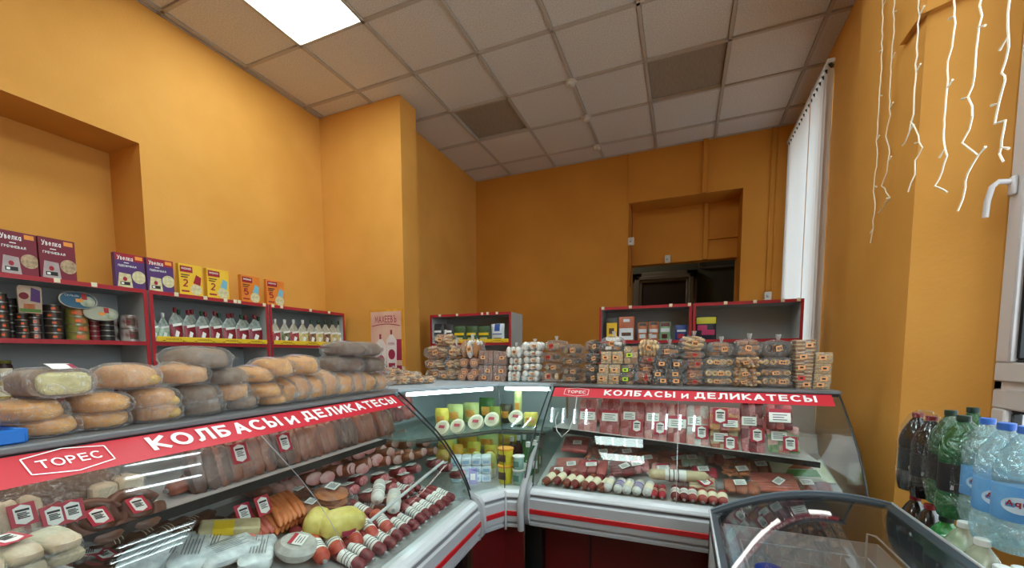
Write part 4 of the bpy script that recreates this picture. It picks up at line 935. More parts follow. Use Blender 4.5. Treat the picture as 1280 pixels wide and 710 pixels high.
def block(col,col2,film,n,box,label,name,stk=0,grp=None,w_=.08,h_=.07,top=None,dk=.10):
    uc,w,z0,h=RF.box(*box,V_C); z0=max(z0,1.3185); h*=.97; w*=.97
    r=root(name,RF.w(uc,V_C,z0),RF.a+random.uniform(-.04,.04),label,'biscuits',grp)
    b=MB()
    nx=max(1,int(round(w/.036))); 
    for k in range(n):
        for i in range(nx): b.rbox(-w/2+w*i/nx+.001,-w/2+w*(i+1)/nx-.001,.002,dk,h*k/n+.0008,h*(k+1)/n-.0008,.002,(k+i)%2)
    ob('biscuits',b.mesh('biscuits',[col,col2]),r,kind='stuff')
    bg=ob('wrapper',MB().rbox(-w/2-.002,w/2+.002,-.001,dk+.002,0,h,.004).mesh('wrapper',[film],60),r)
    s=MB(); x=random.uniform(-.2,.2)*w; s.box(x-.016,x+.016,-.003,-.0015,h*.5-.011,h*.5+.011,0); s.box(x-.008,x+.007,-.0035,-.003,h*.5-.004,h*.5+.005,1); ob('price_sticker',s.mesh('price_sticker',[(PRICE,REDS,LIME)[stk],INK]),bg)
CO=COOK
rows=lambda k,n:['bottom','middle','top'][k] if n==3 else ORD[k]
for k,(a_,b_,yb,yt) in enumerate(((597,614.5,481,471),(598,615.5,470.5,456),(598,616,455.5,437.5))): block(CO['cocoa'],CO['cocoa'],FILM,1,(a_,yt,b_,yb),rows(k,3)+' brown slab pack in the left pile, beside the ginger rolls','slab_pack',grp='brown slab packs')
for k,(a_,b_,yb,yt) in enumerate(((614.5,630.5,481,471.5),(616,632,471,456),(616.5,632,455.5,438.5))): block(CO['cocoa'],CO['cocoa'],FILM,1,(a_,yt,b_,yb),rows(k,3)+' brown slab pack in the right pile, beside the marshmallows','slab_pack',grp='brown slab packs')
for k,(a_,b_,c_,yb,yt) in enumerate(((746,759.5,773.5,483.5,469.5),(748,761,775.5,469.5,455),(751,764.5,779,454.5,439))):
    block(CO['cream'],CO['tan'],FILM,5,(a_,yt,b_,yb),rows(k,3)+' left pale wafer block in the square pile','wafer_pack',grp='pale wafer blocks'); block(CO['cream'],CO['tan'],FILM,5,(b_+.5,yt,c_,yb),rows(k,3)+' right pale wafer block in the square pile','wafer_pack',grp='pale wafer blocks')
for k,(a_,b_,yb,yt) in enumerate(((774,791,483.5,469.5),(776,792,469.5,455),(780,797,455,432))): block(CO['choc'] if k<2 else CO['tan'],CO['brown'],FILMG,3,(a_,yt,b_,yb),rows(k,3)+' cookie pack with lime green sticker','cookie_pack',stk=2,grp='packs with lime stickers')
for k,bx in enumerate(((817,474,836,486),(838,475,853,487),(815,461,830,474),(833,461,850,474),(820,448,836,461),(840,449,858,461.5))): block(CO['choc'],CO['choc'],FILMG,2,bx,rows(k//2,3)+' '+('left','right')[k%2]+' dark chocolate square pack','chocolate_pack',grp='dark square packs')
bx5=[(996,479,1015,490),(995,466,1016,479),(995,452.5,1017,466),(995,439,1018,452.5),(995,424,1021,439)]
for k,q in enumerate(bx5): block(CO['brown'],CO['cream'],FILM,6,(q[0],q[1],q[2],q[3]),ORD[k]+' from the bottom in the taller end stack of seeded bars','seed_bar_pack',stk=1 if k==1 else 0,grp='seeded bar packs at the right end')
for k,q in enumerate([(1016,480,1038,491),(1017.5,467,1040,480),(1018.5,454,1040,467),(1019.5,440,1042,454)]): block(CO['tan'],CO['cream'],FILM,6,q,ORD[k]+' from the bottom in the shorter end stack of seeded bars','seed_bar_pack',grp='seeded bar packs at the right end')
# flat spread of small bagged buns left of the stacks (on the corner counter)
for k,(x0,x1,yb,yt) in enumerate(((478,500,484,471),(494,516,484,472),(512,534,483,472),(484,504,475,462),(500,520,475,463),(516,536,476,465),(488,508,467,460),(531,548,483,473))):
    F=Frame(-1.42,2.02,57); uc,w,z0,h=F.box(x0,yt,x1,yb,.10); inst(biscuit_bag('discs','tan','brown',k+1),'bun_bag',F.w(uc,.10+.07+(.05 if yb<480 else 0),max(1.3185,z0)),F.a+random.uniform(-.3,.3),(w/BW,.9,h/BH),'%s bag from the left in the heap of small buns%s'%(ORD[k%3] if k<7 else 'last',' in front' if k<3 else ' behind' if k<6 else ' on top' if k==6 else ', nearest the tall stacks'),'biscuits','heap of bagged small buns')
# ================================================================== SHELF GOODS
def onshelf(F,x0,y0,x1,y1,v,zs): uc,w,z0,h=F.box(x0,y0,x1,y1,v); return uc,w,zs,z0+h-zs
PR=lambda n,c,**k: mat(n,c,.45,**k)
MAR=PR('maroon carton',(120,26,48)); PUR=PR('purple carton',(84,50,110)); YC=PR('yellow carton',(238,190,52)); OC=PR('orange carton',(224,128,44)); RB=PR('red badge',(176,30,34)); GRN_=PR('grain print',(150,122,96),var=60,col2=(196,168,134)); BLKI=PR('print black',(30,24,28)); PACKP=PR('grey packet print',(186,170,168),var=10,col2=(160,140,140)); RICE=PR('pale bowl print',(222,212,168),var=50,col2=(196,180,140)); SKY=PR('print light blue',(120,180,200)); ORB=PR('orange price label',(238,150,60)); CRIM=PR('print crimson',(160,26,46))
def carton(F,bx,kind,label,v=.05,zs=1.907,dep=.035,group='cereal cartons on top of the left shelving'):
    uc,w,z0,h=onshelf(F,*bx,v,zs); r=root('cereal_box',F.w(uc,v,zs),F.a+random.uniform(-.03,.03),label,'box',group)
    base={'u1':MAR,'u2':PUR,'m1':YC,'m2':YC,'m3':OC}[kind]
    ob('carton',MB().rbox(-w/2,w/2,0,dep,0,h,.0015).mesh('carton',[base]),r)
    t=MB(); X=lambda a:-w/2+w*a
    if kind[0]=='u':
        if kind=='u2': t.box(-w/2+.001,w/2-.001,-.001,0,h*.80,h*.999,4)
        t.text('Увелка',X(.08),h*.80,w*.52,h*.13,y=-.0018,mi=0,bold=.02)
        t.box(X(.30),X(.46),-.0018,0,h*.725,h*.745,0)
        t.text('ГРЕЧНЕВАЯ' if kind=='u1' else 'ПШЕНИЧНАЯ',X(.10),h*.615,w*.60,h*.06,y=-.0018,mi=0,bold=.02)
        c=[(X(.78)+w*.24*math.cos(a*PI/9),-.0012,h*.36+w*.26*math.sin(a*PI/9)) for a in range(18)]; c=[(min(p[0],w/2-.001),p[1],p[2]) for p in c]; t.add(c,[tuple(range(18))],1 if kind=='u1' else 5)
        t.add([(X(.05),-.0014,.01),(X(.55),-.0014,.005),(X(.50),-.0014,h*.42),(X(.12),-.0014,h*.44)],[(0,1,2,3)],2 if kind=='u1' else 5)
        t.add([(X(.30)+w*.07*math.cos(a*PI/6),-.0018,h*.27+w*.09*math.sin(a*PI/6)) for a in range(12)],[tuple(range(12))],4)
        t.box(X(.14),X(.46),-.0020,0,h*.10,h*.19,3); t.box(X(.17),X(.26),-.0024,0,h*.12,h*.17,0)
        t.box(X(.68),X(.93),-.0016,0,h*.86,h*.96,6)
    else:
        t.rbox(X(.05),X(.58),-.0016,0,h*.74,h*.93,.0015,4); t.text('МОМО',X(.11),h*.82,w*.40,h*.07,y=-.0022,mi=0,bold=.03)
        for k in range(2): t.box(X(.08),X(.44-.08*k),-.0014,0,h*(.64-.07*k),h*(.67-.07*k),3)
        t.text('2' if kind!='m3' else '5',X(.12),h*.28,w*.24,h*.24,y=-.0018,mi=4,bold=.02)
        t.box(X(.08),X(.40),-.0014,0,h*.12,h*.17,4)
        c=[(X(.70)+w*.25*math.cos(a*PI/9),-.0012,h*.22+w*.25*math.sin(a*PI/9)) for a in range(18)]; t.add([(min(p[0],w/2-.001),p[1],max(.003,p[2])) for p in c],[tuple(range(18))],5)
        t.prism([(X(.58),h*.42),(X(.88),h*.36),(X(.94),h*.62),(X(.72),h*.70)],.001,.0016,4 if kind=='m1' else 7,T=Matrix(((1,0,0,0),(0,0,-1,0),(0,1,0,0),(0,0,0,1))))
    ob('printed_front',t.mesh('printed_front',[WHITE,GRN_,PACKP,BLKI,CRIM,RICE,ORB,SKY]),r)
carton(WL,(-3,290,47,343),'u1','maroon carton at the left edge with orange price label',.06)
carton(WL,(49,299,95,350),'u1','maroon carton second from the left on top of the shelf',.06)
carton(WL,(144,318,181,359.5),'u2','purple carton left of the shelf divider',.06)
carton(WL,(184,324.5,217,364),'u2','purple carton right of the shelf divider, beside a yellow carton',.06)
carton(WL,(224,331,253,368),'m1','yellow carton with dark red picture, left yellow one',.06)
carton(WL,(259,337,286,371.5),'m2','yellow carton with light blue picture, right yellow one',.06)
carton(WL,(301.5,345,325.5,376),'m3','orange carton left of the last shelf divider',.06)
carton(WL,(333.5,350.5,355.5,379),'m3','orange carton furthest right on top of the shelf',.06)
# tins
LIDM=mat('tin lid metal',(170,168,160),.3,metal=.8)
TK={}
def tin(key,cols_):
    if key not in TK:
        b=MB(); b.lathe([(.036,.002),(.038,0),(.0385,.003),(.0375,.006),(.0375,.030),(.0385,.033),(.038,.036),(.035,.034)],20,0)
        l=MB(); l.lathe([(0,.0335),(.033,.0335),(.0385,.0362)],20); l.lathe([(.0388,.0335),(.0388,.0355)],20); l.lathe([(.0388,.0005),(.0388,.0025)],20)
        s=MB(); s.sheet(lambda a,t:(.0381*math.sin(.9*(a-.5)),-.0381*math.cos(.9*(a-.5)),.007+.021*t),6,1)
        q=MB(); q.sheet(lambda a,t:(.0384*math.sin(.45*(a-.5)-.25),-.0384*math.cos(.45*(a-.5)-.25),.012+.009*t),4,1)
        bd=b.mesh('tin_body',[cols_[0]])
        TK[key]=[('tin_body',bd,None,None,[('lid',l.mesh('lid',[LIDM])),('label_print',s.mesh('label_print',[cols_[1]]))]),('front_picture',q.mesh('front_picture',[cols_[2]]))]
    return TK[key]
DKT=PR('dark tin print',(44,34,30)); GRT=PR('green tin print',(92,104,44),var=30,col2=(150,130,60)); ORT=PR('rust tin print',(170,90,50),var=30,col2=(196,120,80)); ORL=PR('orange shelf label',(236,92,34)); RDT=PR('dark red tin print',(120,24,34)); WHT=PR('pale tin print',(190,184,180),var=40,col2=(120,60,60)); BRT=PR('brown tin print',(110,80,60),var=40,col2=(70,50,40))
stacks=[((-6,13),366,421,5,DKT,BRT,ORL,'tin with orange label in the leftmost dark stack'),((13,19.5),372,421,5,DKT,DKT,BRT,'dark tin in the narrow stack behind the leftmost one'),
 ((24,36),392,422,4,DKT,BRT,ORL,'dark tin in the stack under the pale pouch'),((36,54),388,422,4,DKT,WHT,ORL,'dark tin beneath the right edge of the pale pouch'),
 ((57,80),381,423,5,DKT,BRT,ORL,'dark tin in the stack between pouch and oval tin'),((83,113),386,424,4,GRT,ORT,ORL,'green and rust tin under the leaning oval tin'),
 ((114,124.5),389,424,6,RDT,RDT,DKT,'slim dark red tin in the stack beside the green ones'),((125,145),400,424,4,BLKI,BLKI,DKT,'black tin under the leaning round ended tin'),
 ((145,151),399,424,2,WHT,BRT,DKT,'small pale tin left of the two wide pale tins'),((152,176),394,424,2,WHT,BRT,RDT,'wide pale tin next to the shelf divider')]
for si,((x0,x1),yt,yb,n,c1,c2,c3,lab) in enumerate(stacks):
    v=.10 if x1-x0>8 else .17; uc,w,z0,h=onshelf(WL,x0,yt,x1,yb,v,1.5855); s=max(.05,min(.115,w))/.077; s_=min(s,1.25)
    for k in range(n):
        l2=lab+(', bottom' if k==0 else ', top' if k==n-1 else ', %s from the bottom'%ORD[k]); l2=l2.replace(' in the stack beside the green ones',' beside the green ones')
        inst(tin('t%d'%(si),(c1,c2,c3)),'tin_can',WL.w(uc,v+.02,1.5856+k*h/n),WL.a+random.uniform(-.5,.5)*(k%2),(s_,s_,h/n/.0364*.99),l2,'tin','tins on the left shelf')
# pale pouch and leaning tins
uc,w,z0,h=WL.box(22,357,53,391,.05); r=root('pouch',WL.w(uc,.07,z0),WL.a,'pale pouch with dark red and purple print, standing on the dark tins','pouch',rx=.12)
b=MB(); b.prism([(-w*.42,0),(w*.5,0),(w*.5,h*.9),(w*.4,h),(-w*.4,h),(-w*.5,h*.9)],-.006,.006,0,T=Matrix(((1,0,0,0),(0,0,-1,0),(0,1,0,0),(0,0,0,1)))); ob('packet',b.mesh('packet',[PR('pale pouch',(206,184,160),var=14,col2=(180,150,128))]),r)
t=MB(); t.add([(w*.02,-.008,h*.45),(w*.42,-.008,h*.40),(w*.42,-.008,h*.85),(w*.05,-.008,h*.95)],[(0,1,2,3)],0); t.add([(-w*.36+w*.2*math.cos(a*PI/8)+w*.12,-.008,h*.62+w*.2*math.sin(a*PI/8)) for a in range(16)],[tuple(range(16))],1); t.box(-w*.4,w*.45,-.008,-.006,h*.04,h*.16,2); t.box(-w*.25,w*.2,-.0085,-.006,h*.16,h*.34,3)
ob('printed_front',t.mesh('printed_front',[PUR,RDT,PR('print green',(90,130,60)),ORT]),r)
def ovaltin(bx,rnd,cols_,label,v=.045):
    uc,w,z0,h=WL.box(*bx,v); r=root('oval_tin',WL.w(uc,v+.02,z0),WL.a,label,'tin','leaning oval fish tins',rx=-.15)
    R=Matrix.Translation((0,0,h/2))@Matrix.Rotation(PI/2,4,'X'); n=28
    pt=lambda s:[(w*.5*s*math.copysign(abs(math.cos(a))**rnd,math.cos(a)),h*.5*s*math.sin(a)) for a in [2*PI*k/n for k in range(n)]]
    ob('rim',MB().prism(pt(1),-.012,.010,0,T=R).mesh('rim',[LIDM]),r); t=MB(); t.prism(pt(.92),.010,.0112,0,T=R); 
    t.prism([(p[0]*.45+w*.22,p[1]*.7-h*.05) for p in pt(.9)],.0112,.0118,1,T=R); t.prism([(w*.08,h*.05),(w*.22,h*.05),(w*.22,h*.42),(w*.08,h*.42)],.0118,.0124,2,T=R); t.prism([(-w*.08,-h*.12),(w*.1,-h*.12),(w*.1,h*.08),(-w*.08,h*.08)],.0125,.013,3,T=R)
    if cols_==1: t.text('СЕЛЬДЬ',-w*.34,h*.68,w*.36,h*.12,y=-.0126,mi=4)
    ob('printed_lid',t.mesh('printed_lid',[PR('teal tin print',(34,90,120)) if cols_==1 else PR('olive print',(170,170,150)),PR('pale fish print',(196,200,180),var=30,col2=(130,140,110)),RB,ORB,WHITE]),r)
ovaltin((75,364.5,124,386),.8,1,'large oval blue and green tin leaning on top of the rust tins'); ovaltin((106,383,150,401),.7,2,'smaller oval tin with fish picture leaning above the black tins')
# jars on the lower shelf
JG=PR('dark jam',(54,20,24)); JY=PR('yellow jar filling',(170,140,40)); 
def jar(F,bx,fill,lidc,label,zs=1.2705,v=.12,lab_=True):
    uc,w,z0,h=F.box(*bx,v); z0=zs if zs else z0; w=min(w,.095); r=root('jar',F.w(uc,v+w*.3,z0),F.a,label,'jar'); R_=w/2
    j=ob('glass_body',MB().lathe([(R_*.9,0),(R_,.006),(R_,h*.72),(R_*.8,h*.82),(R_*.8,h*.84)],18).mesh('glass_body',[fill]),r)
    ob('lid',MB().lathe([(R_*.86,h*.83),(R_*.88,h*.84),(R_*.88,h*.99),(R_*.82,h),(0,h)],18).mesh('lid',[lidc]),r)
    if lab_: ob('paper_label',MB().sheet(lambda a,t:(R_*1.02*math.sin(1.6*(a-.5)),-R_*1.02*math.cos(1.6*(a-.5)),h*(.18+.42*t)),8,1).mesh('paper_label',[CREAM]),j)
jar(WL,(-4,447,18,472),JG,PR('olive lid',(120,120,40)),'tall dark jar with cream label at the far left of the lower shelf',zs=1.375)
jar(WL,(-4,473,17,505),JY,PR('black jar lid',(30,26,24)),'yellow filled jar beneath the dark jar at far left',zs=1.2705)
jar(WL,(90,450,112,476),JG,PR('black jar lid',(0,0,0)),'dark jam jar behind the white cut loaf',lab_=False)
for k,x in enumerate((150,164,177)): jar(WL,(x-7,448.5,x+7,476),JG,PR('black jar lid',(0,0,0)),'black lidded jar peeping over the large loaf, %s from the left'%ORD[k],lab_=False)
uc,w,z0,h=WL.box(23,457,69,476,.1); r=root('flat_tin',WL.w(uc,.12,1.2705),WL.a,'flat dark red box behind the white cut loaf','box'); ob('lid',MB().rbox(-w/2,w/2,0,.1,h*.55,h*.8,.004).mesh('lid',[RDT]),r); ob('body',MB().rbox(-w/2+.003,w/2-.003,.003,.097,0,h*.55,.004).mesh('body',[BRT]),r)
uc,w,z0,h=WL.box(289,451,312,466,.1); r=root('carton_pack',WL.w(uc,.1,1.2705),WL.a,'low dark blue and white pack on the lower shelf','box'); ob('carton',MB().rbox(-w/2,w/2,0,.08,0,max(.06,h+.04),.003).mesh('carton',[PR('navy carton',(34,52,110))]),r); ob('printed_front',MB().box(-w*.1,w*.4,-.001,0,.05,.08).mesh('printed_front',[WHITE]),r)
# doypack pouches with spout caps
def pouch(body,print_,cap):
    b=MB(); 
    def fn(a,t,s):
        x=(a-.5)*.085*(1 if t<.68 else max(.22,1-(t-.68)*2.9)); y=s*(.018*(1-t)**.6)*math.cos((a-.5)*PI)**.5 if abs(a-.5)<.499 else 0
        return (x,y,.15*t)
    b.sheet(lambda a,t:fn(a,t,-1),8,10); b.sheet(lambda a,t:fn(1-a,t,1),8,10)
    c=MB(); c.lathe([(.009,.145),(.009,.152),(.011,.153),(.011,.170),(.009,.172),(0,.172)],12)
    p=MB(); p.sheet(lambda a,t:((a-.5)*.080,-.0195*(1-(.02+.56*t))**.6*(math.cos((a-.5)*.9*PI))**.5-.002,.15*(.02+.56*t)),8,6)
    w_=MB(); w_.add([(-.03,-.0215,.075),(.028,-.0215,.085),(.028,-.0215,.097),(-.03,-.0215,.088)],[(0,1,2,3)]); w_.add([(-.02,-.0225,.03),(.0,-.0225,.02),(.012,-.0225,.05),(-.01,-.0225,.06)],[(0,1,2,3)])
    return [('film_pouch',b.mesh('film_pouch',[body]),None,None,[('printed_panel',p.mesh('printed_panel',[print_])),('white_lettering',w_.mesh('white_lettering',[WHITE]))]),('spout_cap',c.mesh('spout_cap',[cap]))]
CLP=mat('silvery pouch film',(176,186,180),.25,var=30,col2=(120,130,124)); GRC=mat('dark green cap',(28,66,40),.4); RDC=mat('dark red cap',(120,24,36),.4); WHC=mat('white cap',(226,228,224),.4)
P1=pouch(CLP,mat('dark red sauce',(118,16,34),.3,var=50,col2=(150,40,56)),RDC); P2=pouch(CLP,mat('green pouch print',(100,150,110),.4,var=30,col2=(206,214,200)),WHC)
P3=[pouch(mat('white pouch film',(214,212,196),.3,var=30,col2=(176,170,150)),mat('pouch picture %d'%k,c,.4,var=40,col2=c2),GRC) for k,(c,c2) in enumerate((((150,40,60),(190,90,90)),((60,70,50),(150,150,110)),((196,170,80),(226,214,170)),((90,40,30),(170,130,90))))]
xs=[192,205]; 
for k,x in enumerate(xs): uc,w,_,h=onshelf(WL,x-7,391,x+7,418,.05,1.588); inst(P2,'sauce_pouch',WL.w(uc,.06,1.588),WL.a,(w/.085,1,h/.172),'%s of two green pouches at the left of the dark red pouches'%('left','right')[k],'pouch','pouches on the left shelving')
for k in range(14):
    x=220+k*8.3; uc,w,_,h=onshelf(WL,x-6,386+k*.75,x+6,418,.05,1.588); inst(P1,'sauce_pouch',WL.w(uc,.06+.03*(k%2),1.588),WL.a+random.uniform(-.1,.1),(w/.085*1.35,1.2,h/.172*(1 if k%3 else 1.04)),'%s dark red sauce pouch from the left'%ORD[k],'pouch','dark red sauce pouches',over={'spout_cap':[GRC]} if k%3==1 else None)
for k,x in enumerate((345,357,368,379.5,390,399,408,417,425)): uc,w,_,h=onshelf(WL,x-5.2,399+k*.3,x+5.2,424,.05,1.588); inst(P3[(0,1,0,2,3,2,3,2,2)[k]],'mayonnaise_pouch',WL.w(uc,.06,1.588),WL.a,(w/.085*1.15,1.1,h/.172),'%s white pouch from the left in the corner shelf unit'%ORD[k],'pouch','white mayonnaise pouches',over={'spout_cap':[WHC]} if k<4 else None)
# back shelves
def packet(F,bx,cols_,label,shapes=(),v=.06,zs=1.618,soft=True,name='packet',cat='packet',grp=None,words=None):
    uc,w,_,h=onshelf(F,*bx,v,zs); r=root(name,F.w(uc,v,zs),F.a+random.uniform(-.05,.05),label,cat,grp); b=MB()
    if soft:
        for s in(-1,1): b.sheet(lambda a,t:((a-.5)*w*(1-.06*math.sin(t*PI)),s*.022*(math.sin(a*PI)*math.sin(max(.02,t)*PI))**.5,h*t),10,10)
        for t0_,t1_ in((.955,1.0),(0,.03)): b.box(-w/2,w/2,-.002,.002,h*t0_,h*t1_,0)
    else: b.rbox(-w/2,w/2,-.02,.02,0,h,.002)
    body=ob('wrapper' if soft else 'carton',b.mesh('wrapper',[cols_[0]],60),r); t=MB(); y=-.0235
    for (a0,a1,b0_,b1,mi) in shapes: t.sheet(lambda a,q:(w*(a0-.5+(a1-a0)*a),(-.0235*(math.sin((a0+(a1-a0)*a)*PI)*math.sin((b0_+(b1-b0_)*q)*PI))**.5-.001) if soft else -.021-.0004*mi,h*(b0_+(b1-b0_)*q)),6,4,mi)
    if words: 
        wd_,a0,a1,b0_,b1,mi=words; t.text(wd_,w*(a0-.5),h*b0_,w*(a1-a0),h*(b1-b0_),y=-.0262 if soft else -.0235,mi=mi,bold=.03)
    if t.v: ob('printed_front',t.mesh('printed_front',list(cols_[1:]),60),r)
DKP=PR('dark packet',(40,36,40),var=40,col2=(60,54,58)); GNP=PR('green tea print',(40,70,44),var=50,col2=(70,96,52)); WHP=PR('white packet',(214,220,226)); BLP=PR('blue print',(40,80,160))
for k,(a_,b_) in enumerate(((542,554),(555,567))): packet(BK,(a_,405,b_,424,),[DKP,WHITE,RICE],('left','right')[k]+' dark pouch on the back shelf behind the gingerbread bags',[(.15,.85,.55,.66,0),(.2,.8,.15,.35,1)],grp='dark pouches')
for k,(a_,b_) in enumerate(((567.5,582),(582.5,597),(597.5,613))): packet(BK,(a_,407.5,b_,424),[GNP,RICE,YEL],ORD[k]+' green pouch on the back shelf beside the dark pouches',[(.1,.9,.45,.6,1),(.2,.8,.12,.32,0)],grp='green pouches')
packet(BK,(614,404.5,631,424),[WHP,BLP,GRT],'white pouch with blue emblem at the right of the small back shelf',[(.3,.7,.6,.98,0),(.15,.85,.42,.47,0),(.2,.8,.1,.25,1)])
packet(BK,(757,397.5,773,426),[DKT,YC,BRT],'brown and yellow box at the left of the snack shelf',[(.12,.92,.1,.78,0),(.3,.7,.3,.55,1)],soft=False,name='tea_box',cat='box')
packet(BK,(773.5,396,793,427),[PR('rust box',(176,92,60)),WHP,BRT],'taller rust and white box beside the brown box',[(.06,.94,.04,.52,0),(.2,.8,.2,.34,1),(.3,.7,.78,.9,0)],soft=False,name='tea_box',cat='box')
packet(BK,(797,403,809.5,427),[ORT,WHP,DKT],'orange brown snack packet, left of three',[(.1,.9,.42,.62,0),(.15,.85,.8,.97,1),(.2,.8,.12,.34,0)],name='snack_packet',grp='three snack packets')
packet(BK,(810.5,402,823.5,427),[ORT,WHP,DKT],'orange brown snack packet, middle of three',[(.1,.9,.42,.6,0),(.15,.85,.82,.97,1),(.2,.8,.12,.3,0)],name='snack_packet',grp='three snack packets')
packet(BK,(824.5,402.5,838.5,427),[PR('mint packet',(130,170,130)),WHP,PR('dark maroon print',(90,26,30))],'mint green snack packet, right of three',[(.1,.9,.45,.65,0),(.1,.9,.75,.97,1),(.2,.7,.1,.34,1)],name='snack_packet',grp='three snack packets')
packet(BK,(844,406.5,858.5,427),[PR('dark blue box',(36,56,120)),WHP,CRIM],'small dark blue box right of the snack packets',[(.15,.9,.55,.68,0),(.2,.75,.1,.4,1)],soft=False,name='blue_box',cat='box')
packet(BK,(869,395.5,896,425),[PR('dark chip bag',(40,46,60)),PR('yellow print',(204,196,40)),PR('pink print',(196,60,110)),WHITE],'colourful chip bag alone on the nearly empty shelf',[(.05,.95,.68,.96,0),(.1,.55,.40,.62,1),(.3,.9,.2,.42,1)],name='chip_bag',cat='snack bag')

# ================================================================== MEAT COUNTERS
SLOPE=.27
def dz(v): return DECK+.004+SLOPE*(v-.05)
def dhit(F,x,y,h=0):                    # photo point -> place on the sloping display deck
    r=CM.transposed() @ Vector(((x-PX)/FOC,(y-PY)/FOC,1)); q=CP-F.o
    t=(DECK+.004+h+SLOPE*(q.dot(F.v)-.05)-q.z)/(r.z-SLOPE*r.dot(F.v)); p=q+r*t; return p.dot(F.u),p.dot(F.v)
M_=lambda n,c,c2,**k: mat(n,c,k.pop('rough',.45),var=k.pop('var',30),col2=c2,coat=.12,**k)
WIEN=M_('orange wiener skin',(196,106,56),(214,128,76)); PWIEN=M_('pink wiener skin',(178,84,68),(196,104,86)); SMOK=M_('smoked brown meat',(116,54,26),(158,86,44),var=14); HAM=M_('ham cut face',(226,180,172),(206,128,124),var=18); HAMR=M_('ham rind',(140,70,44),(170,100,66)); SAL=M_('dark salami',(104,26,32),(134,40,44)); SALC=M_('salami cut face',(176,84,92),(206,140,140),var=90); DRK=M_('dark smoked sausage',(74,40,26),(104,60,40),var=16); REDM=M_('red meat',(150,50,50),(180,84,80),var=22); LIV=M_('pale sausage casing',(198,178,140),(214,196,160)); WHS=M_('white sausage film',(222,220,216),(200,196,190)); MINI=M_('mini sausage skin',(164,88,62),(184,110,82)); YCH=M_('yellow cheese wrap',(224,206,120),(204,184,90)); BEI=M_('beige block',(206,190,150),(190,172,128)); SALO=M_('salt pork',(214,206,176),(190,170,140),var=10)
def strokes(b,mi,x0,x1,z0,z1,n,y,axis='z'):
    for k in range(n):
        zz=z0+(z1-z0)*(k+.5)/n; b.add([(x0,zz-.0012,y),(x1-(x1-x0)*.2*(k%2),zz-.0012,y),(x1-(x1-x0)*.2*(k%2),zz+.0012,y),(x0,zz+.0012,y)],[(0,1,2,3)],mi)
def hexlabel(w=.06,h=.075,red=True):
    b=MB(); 
    if red: b.rbox(-w*.6,w*.6,-h*.56,h*.56,0,.0012,.0005,0)
    b.prism([(-w*.38,-h*.36),(0,-h*.50),(w*.38,-h*.36),(w*.38,h*.36),(0,h*.50),(-w*.38,h*.36)],.0012,.0020,1); strokes(b,2,-w*.26,w*.26,-h*.2,h*.12,4,.0026); b.box(-w*.3,w*.3,h*.16,h*.27,.002,.0026,2); return b
REDL=PR('crimson label',(178,34,56)); PL=PR('paper label',(236,234,228)); 
HL=hexlabel(.046,.058).mesh('hex_label',[REDL,PL,INK]); HLs=hexlabel(.034,.042).mesh('hex_label',[REDL,PL,INK]); b=MB(); b.box(-.026,.026,-.018,.018,0,.001,0); strokes(b,1,-.02,.02,-.013,.012,4,.0016); WLb=b.mesh('paper_label',[PL,INK])
b=MB(); b.box(-.03,.03,-.022,.022,0,.001,0); b.box(-.03,.03,.010,.022,.001,.0015,2); strokes(b,1,-.02,.02,-.018,.006,3,.0016); RLb=b.mesh('red_label',[PL,INK,REDL])
def film_over(w,d,h,seed,m=VAC,f=.10):
    b=MB(); b.ell((0,0,h/2),(w/2*1.04,d/2*1.04,h*.56),22,9,e=.45,e2=.8,fn=lambda p:crumple(p,seed,f,3.4)); 
    b.sheet(lambda a,t:((a-.5)*w*1.12,(t-.5)*d*1.12,.004+.003*math.sin(a*19+seed)*math.sin(t*13)),8,8); return b.mesh('vacuum_film',[m],60)
def lab(me,x,y,z,rz=0,rx=0):
    m=me.copy(); m.transform(Matrix.Translation((x,y,z))@Matrix.Rotation(rz,4,'Z')@Matrix.Rotation(rx,4,'X')); return m
MK={}
def K(key,fn):
    if key not in MK: MK[key]=fn()
    return MK[key]
def saus_pack(m,n,seed,r=.011,w=.16,d=.15,lb=HL):            # sausages side by side in a vacuum pouch
    def f():
        parts=[]
        for k in range(n):
            y=-d/2+d*(k+.5)/n; b=MB(); b.tube([(-w*.46,y,r),(-w*.44,y,r),(-w*.2,y+.003*math.sin(k*3),r*1.15),(w*.2,y-.003,r*1.15),(w*.44,y,r),(w*.46,y,r)],[r*.3,r*.8,r*1.05,r*1.05,r*.8,r*.3],8); parts.append(('sausage',b.mesh('sausage',[m])))
        parts.append(('vacuum_film',film_over(w,d,r*2.6,seed),None,None,[('product_label',lab(lb,w*.08,-.01,r*2.9+.002,.1*seed))])); return parts
    return K(('sp',m.name,n,seed,r,w,d,lb.name),f)
def slab_pack(m,seed,w=.16,d=.15,h=.03,lb=HL,m2=None):
    def f():
        b=MB(); n=3
        for k in range(n): b.ell((-w/2+w*(k+.5)/n,0,h*.45),(w/n*.52,d*.46,h*.5),12,7,mi=(1 if (m2 and k%2) else 0),e=.5,e2=.7,fn=lambda p:crumple(p,seed+k*2,.16,2.4))
        return [('meat_piece',b.mesh('meat_piece',[m,m2 or m],50)),('vacuum_film',film_over(w,d,h*1.05,seed+1),None,None,[('product_label',lab(lb,-w*.05,d*.05,h*1.12+.003,.2))])]
    return K(('sl',m.name,seed,w,d,h,lb.name,m2.name if m2 else 0),f)
